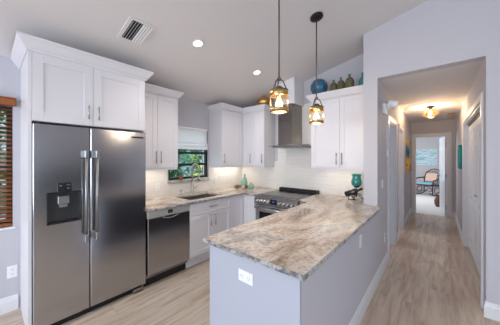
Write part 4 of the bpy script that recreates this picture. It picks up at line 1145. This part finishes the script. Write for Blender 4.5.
for k, (x, s_) in enumerate(((-1.105, 0.9), (-1.005, 0.97), (-0.895, 1.06))):
    if proto is None:
        t = thing('wicker_bottle', bl[k], 'bottle', (x, 3.13, TOPZ), 0, 'wicker bottles on the cabinet')
        mb = MB()
        for z_, r_ in ((0.012, 0.047), (0.04, 0.0495), (0.07, 0.0495), (0.10, 0.0485), (0.125, 0.038), (0.142, 0.022)):
            mb.tube([(r_ * math.cos(2 * PI * i / 20), r_ * math.sin(2 * PI * i / 20), z_ + 0.004 * (i % 2)) for i in range(20)], 0.005, 5, closed=True)
        for a in range(8):
            c1, s1 = math.cos(a * PI / 4), math.sin(a * PI / 4)
            mb.tube([(r_ * c1, r_ * s1, z_) for z_, r_ in ((0.003, 0.044), (0.02, 0.0495), (0.10, 0.0495), (0.127, 0.038), (0.145, 0.02))], 0.005, 5)
        mb.build('wicker_net', 'rope', t)
        mb = MB(); mb.lathe([(0, 0.001), (0.042, 0.001), (0.0465, 0.02), (0.0465, 0.10), (0.036, 0.125), (0.02, 0.14), (0.015, 0.155), (0.014, 0.178), (0.019, 0.18), (0.019, 0.19), (0, 0.19)], n=14); mb.build('bottle_glass', 'bottle_green', t)
        proto = t; t.scale = (s_, s_, s_)
    else:
        r = proto.copy(); COL.objects.link(r); r.location = (x, 3.13, TOPZ); r.scale = (s_,) * 3; r['label'] = bl[k]
        for ch in list(proto.children):
            c_ = ch.copy(); COL.objects.link(c_); c_.parent = r
t = thing('glass_vase', 'teal glass vase at the right end of the cabinet top partly hidden by the wall', 'vase', (-0.735, 3.16, TOPZ))
mb = MB(); mb.lathe([(0, 0), (0.04, 0), (0.055, 0.04), (0.05, 0.10), (0.02, 0.15), (0.024, 0.19), (0.02, 0.19), (0.016, 0.15), (0, 0.12)], n=20); mb.build('vase_body', 'teal', t)
t = thing('copper_vase', 'round golden copper vase on top of the corner wall cabinet', 'vase', (-2.385, 3.215, TOPZ))
mb = MB(); mb.lathe([(0, 0), (0.06, 0), (0.10, 0.03), (0.122, 0.075), (0.115, 0.12), (0.07, 0.155), (0.03, 0.165), (0.024, 0.18), (0.034, 0.195), (0.028, 0.195), (0.018, 0.18), (0, 0.17)], n=28); mb.build('vase_body', 'copper', t)

# ------------------------------------------------------------------ counter items
t = thing('glass_bottle_vase', 'sea green bottle-shaped vase in the counter corner', 'vase', (-2.77, 3.13, CZ1))
mb = MB(); mb.lathe([(0, 0), (0.045, 0), (0.056, 0.04), (0.056, 0.13), (0.04, 0.18), (0.018, 0.21), (0.017, 0.25), (0.023, 0.262), (0.018, 0.262), (0.013, 0.25), (0, 0.2)], n=22); mb.build('vase_body', 'sea', t)
mb = MB(); mb.lathe([(0.045, -0.001), (0.06, 0.0), (0.062, 0.05), (0.058, 0.055), (0.045, 0.045)], n=22); mb.build('woven_band', 'shell', t)
t = thing('seashell', 'brown mottled shell ornament left of the corner vase', 'shell', (-2.83, 3.0, CZ1))
mb = MB(); T = Matrix.Translation((0, 0, 0.036)) @ Matrix.Rotation(0.6, 4, 'Z') @ Matrix.Rotation(PI / 2 - 0.1, 4, 'Y')
mb.lathe([(0, -0.065), (0.02, -0.05), (0.034, -0.02), (0.036, 0.01), (0.028, 0.03), (0.024, 0.034), (0.022, 0.05), (0.012, 0.055), (0.010, 0.07), (0, 0.08)], n=18, T=T); mb.build('shell_body', 'shell', t)
t = thing('seashell', 'pale round shell ornament in front of the corner vase', 'shell', (-2.70, 3.02, CZ1))
mb = MB(); T = Matrix.Translation((0, 0, 0.032)) @ Matrix.Rotation(-0.5, 4, 'Z') @ Matrix.Rotation(PI / 2, 4, 'Y')
mb.lathe([(0, -0.055), (0.02, -0.04), (0.032, -0.01), (0.028, 0.02), (0.02, 0.03), (0.014, 0.05), (0, 0.06)], n=18, T=T); mb.build('shell_body', 'shell2', t)
t = thing('glass_jar', 'small aqua glass jar with corks right of the corner vase', 'jar', (-2.62, 3.14, CZ1))
mb = MB(); mb.lathe([(0, 0), (0.04, 0), (0.058, 0.025), (0.058, 0.05), (0.04, 0.08), (0.03, 0.088), (0, 0.088)], n=20); mb.build('jar_body', 'sea', t)
mb = MB(); mb.lathe([(0, 0.088), (0.028, 0.088), (0.026, 0.112), (0, 0.114)], n=14); mb.build('stopper', 'shell2', t)

t = thing('candle_holder', 'black scroll iron stand holding a teal glass hurricane cup', 'candle holder', (-0.835, 3.235, CZ1))
def spiral(cx, cz_, r0, turns, sgn, y, start=0):
    return [(cx + sgn * (r0 * (1 - i / 30 * 0.75)) * math.cos(start + turns * 2 * PI * i / 30), y, cz_ + (r0 * (1 - i / 30 * 0.75)) * math.sin(start + turns * 2 * PI * i / 30)) for i in range(31)]
mb = MB()
mb.tube([(0, 0, 0.03), (0, 0, 0.165)], 0.006, 8)
for a in (0.4, 0.4 + 2 * PI / 3, 0.4 + 4 * PI / 3):
    c_, s_ = math.cos(a), math.sin(a)
    pts = [(0.0, 0.10)] + [(0.02, 0.075), (0.045, 0.05), (0.07, 0.02), (0.082, 0.007), (0.095, 0.014), (0.096, 0.028), (0.086, 0.034), (0.078, 0.026)]
    mb.tube([(r * c_, r * s_, z) for r, z in pts], 0.005, 7)
mb.tube(spiral(0.03, 0.06, 0.03, 1.3, 1, 0, 0), 0.004, 6); mb.tube(spiral(-0.03, 0.06, 0.03, 1.3, -1, 0, 0), 0.004, 6)
mb.lathe([(0, 0.16), (0.02, 0.163), (0.04, 0.175), (0.038, 0.178), (0, 0.17)], n=18)
mb.build('iron_stand', 'iron', t)
mb = MB(); mb.lathe([(0, 0.178), (0.034, 0.178), (0.06, 0.20), (0.068, 0.235), (0.060, 0.275), (0.052, 0.305), (0.064, 0.345), (0.061, 0.345), (0.049, 0.305), (0.057, 0.275), (0.064, 0.235), (0.056, 0.203), (0, 0.184)], n=26); mb.build('glass_cup', 'teal', t)
t = thing('wine_bottle', 'dark wine bottle lying tilted in the black iron stand', 'bottle', (-0.875, 3.16, CZ1 + 0.05))
T = Matrix.Translation((0.0, 0, 0.055)) @ Matrix.Rotation(math.radians(66), 4, 'Y')
mb = MB(); mb.lathe([(0, -0.085), (0.037, -0.085), (0.041, -0.077), (0.041, 0.04), (0.034, 0.062), (0.016, 0.085), (0.015, 0.13), (0.019, 0.131), (0.019, 0.143), (0, 0.143)], n=22, T=T); mb.build('bottle_body', 'darkbottle', t)
mb = MB(); mb.tube([(-0.045, 0, -0.048), (-0.04, 0.0, -0.02), (-0.03, 0.0, 0.008)], 0.005, 6)
mb.tube([(-0.045, 0, -0.0495 + 0.005), (0.05, 0.05, -0.045)], 0.004, 6); mb.build('cradle', 'iron', t)

# ------------------------------------------------------------------ far room: rattan rocking chair and basket
t = thing('rocking_chair', 'dark rattan rocking chair with aqua and peach cushions in the far room', 'chair', (-0.27, 11.2, 0), math.radians(-28))
def part(nm, m, fn, par=t):
    q = MB(); fn(q); return q.build(nm, m, par)
part('seat_frame', 'rattan', lambda q: (q.tube([(-0.30, -0.27, 0.42), (0.30, -0.27, 0.42), (0.27, 0.25, 0.38), (-0.27, 0.25, 0.38)], 0.02, 8, closed=True), q.box(-0.29, -0.26, 0.38, 0.29, 0.25, 0.41)))
def backf(q):
    q.tube([(-0.27, 0.25, 0.38), (-0.31, 0.32, 0.65), (-0.27, 0.38, 0.88), (-0.13, 0.42, 0.99), (0, 0.43, 1.02), (0.13, 0.42, 0.99), (0.27, 0.38, 0.88), (0.31, 0.32, 0.65), (0.27, 0.25, 0.38)], 0.022, 8)
    for i in range(9):
        x = -0.22 + 0.055 * i
        q.tube([(x, 0.25, 0.4), (x * 1.1, 0.34, 0.7), (x, 0.41, 0.97 - 1.2 * x * x)], 0.008, 6)
part('backrest', 'rattan', backf)
for s_ in (-1, 1):
    part('armrest', 'rattan', lambda q: (q.tube([(s_ * 0.29, 0.31, 0.68), (s_ * 0.36, 0.1, 0.66), (s_ * 0.38, -0.2, 0.63), (s_ * 0.36, -0.30, 0.60), (s_ * 0.33, -0.27, 0.52), (s_ * 0.30, -0.27, 0.42)], 0.024, 8),))
    part('leg', 'rattan', lambda q: q.tube([(s_ * 0.30, -0.26, 0.42), (s_ * 0.31, -0.28, 0.06)], 0.02, 8))
    part('leg', 'rattan', lambda q: q.tube([(s_ * 0.27, 0.24, 0.38), (s_ * 0.31, 0.30, 0.08)], 0.02, 8))
    part('rocker', 'rattan', lambda q: (q.tube([(s_ * 0.31, -0.48 + 0.1 * i, 0.022 + 0.55 * (-0.48 + 0.1 * i + 0.0) ** 2) for i in range(11)], 0.02, 8), q.tube([(s_ * 0.31, 0.16 * math.cos(a_), 0.22 + 0.14 * math.sin(a_)) for a_ in [2 * PI * i / 20 for i in range(20)]], 0.012, 6, closed=True)))
part('front_rail', 'rattan', lambda q: (q.tube([(-0.31, -0.28, 0.2), (0.31, -0.28, 0.2)], 0.014, 6), q.tube([(-0.30, -0.27, 0.22), (-0.15, -0.27, 0.36), (0, -0.27, 0.39), (0.15, -0.27, 0.36), (0.30, -0.27, 0.22)], 0.012, 6)))
part('seat_cushion', 'blue_cushion', lambda q: q.box(-0.26, -0.25, 0.41, 0.26, 0.20, 0.49, 0.03, 3))
part('back_cushion', 'pink_cushion', lambda q: q.box(-0.21, -0.05, -0.17, 0.21, 0.05, 0.17, 0.04, 3, T=Matrix.Translation((0, 0.235, 0.68)) @ Matrix.Rotation(math.radians(-20), 4, 'X')))
t = thing('woven_basket', 'brown woven jug-shaped basket beside the open door of the far room', 'basket', (0.06, 8.75, 0))
mb = MB(); mb.lathe([(0, 0), (0.09, 0), (0.12, 0.08), (0.125, 0.18), (0.10, 0.26), (0.07, 0.30), (0.08, 0.34), (0.072, 0.34), (0.06, 0.30), (0, 0.27)], n=22); mb.build('basket_body', 'wicker', t)
mb = MB(); mb.tube([(0.075 * math.cos(PI * i / 12), 0, 0.335 + 0.10 * math.sin(PI * i / 12)) for i in range(13)], 0.01, 6); mb.build('handle', 'rattan', t)
t = thing('storage_bin', 'small white woven bin left of the rocking chair', 'basket', (-0.80, 11.55, 0))
mb = MB(); mb.lathe([(0, 0), (0.13, 0), (0.15, 0.28), (0.155, 0.30), (0.14, 0.30), (0.12, 0.02), (0, 0.02)], n=20); mb.build('bin_body', 'white', t)


# unseen sideboard, guessed and added for the dark reflection in the refrigerator doors
t = thing('sideboard', 'unseen dark charcoal sideboard along the living room side wall, added to darken the refrigerator reflection', 'sideboard', (RX - 0.001, 0.35, 0), -PI / 2)
# local frame: x runs to -Y, y runs to +X; front faces -X
SBW = 2.5
t.location = (RX - 0.46, 2.85, 0); MW[t.name] = Matrix.Translation(t.location) @ Matrix.Rotation(-PI / 2, 4, 'Z')
mb = MB(); mb.box(0, 0.022, 0.08, SBW, 0.455, 1.18, 0.004); mb.build('body', 'reflection_dark', t)
mb = MB(); mb.box(-0.015, -0.01, 1.181, SBW + 0.015, 0.458, 1.21, 0.004); mb.build('top_panel', 'reflection_dark', t)
for i in range(4):
    mb = MB(); shaker(mb, i * SBW / 4 + 0.003, 0.10, (i + 1) * SBW / 4 - 0.003, 1.16); d = mb.build('door', 'reflection_dark', t)
    bar_handle(i * SBW / 4 + (0.56 if i % 2 == 0 else 0.06), 0.75).build('handle', 'nickel', d)
for x in (0.05, SBW - 0.05):
    for y in (0.06, 0.41):
        mb = MB(); mb.box(x - 0.025, y - 0.025, 0, x + 0.025, y + 0.025, 0.079); mb.build('leg', 'reflection_dark', t)
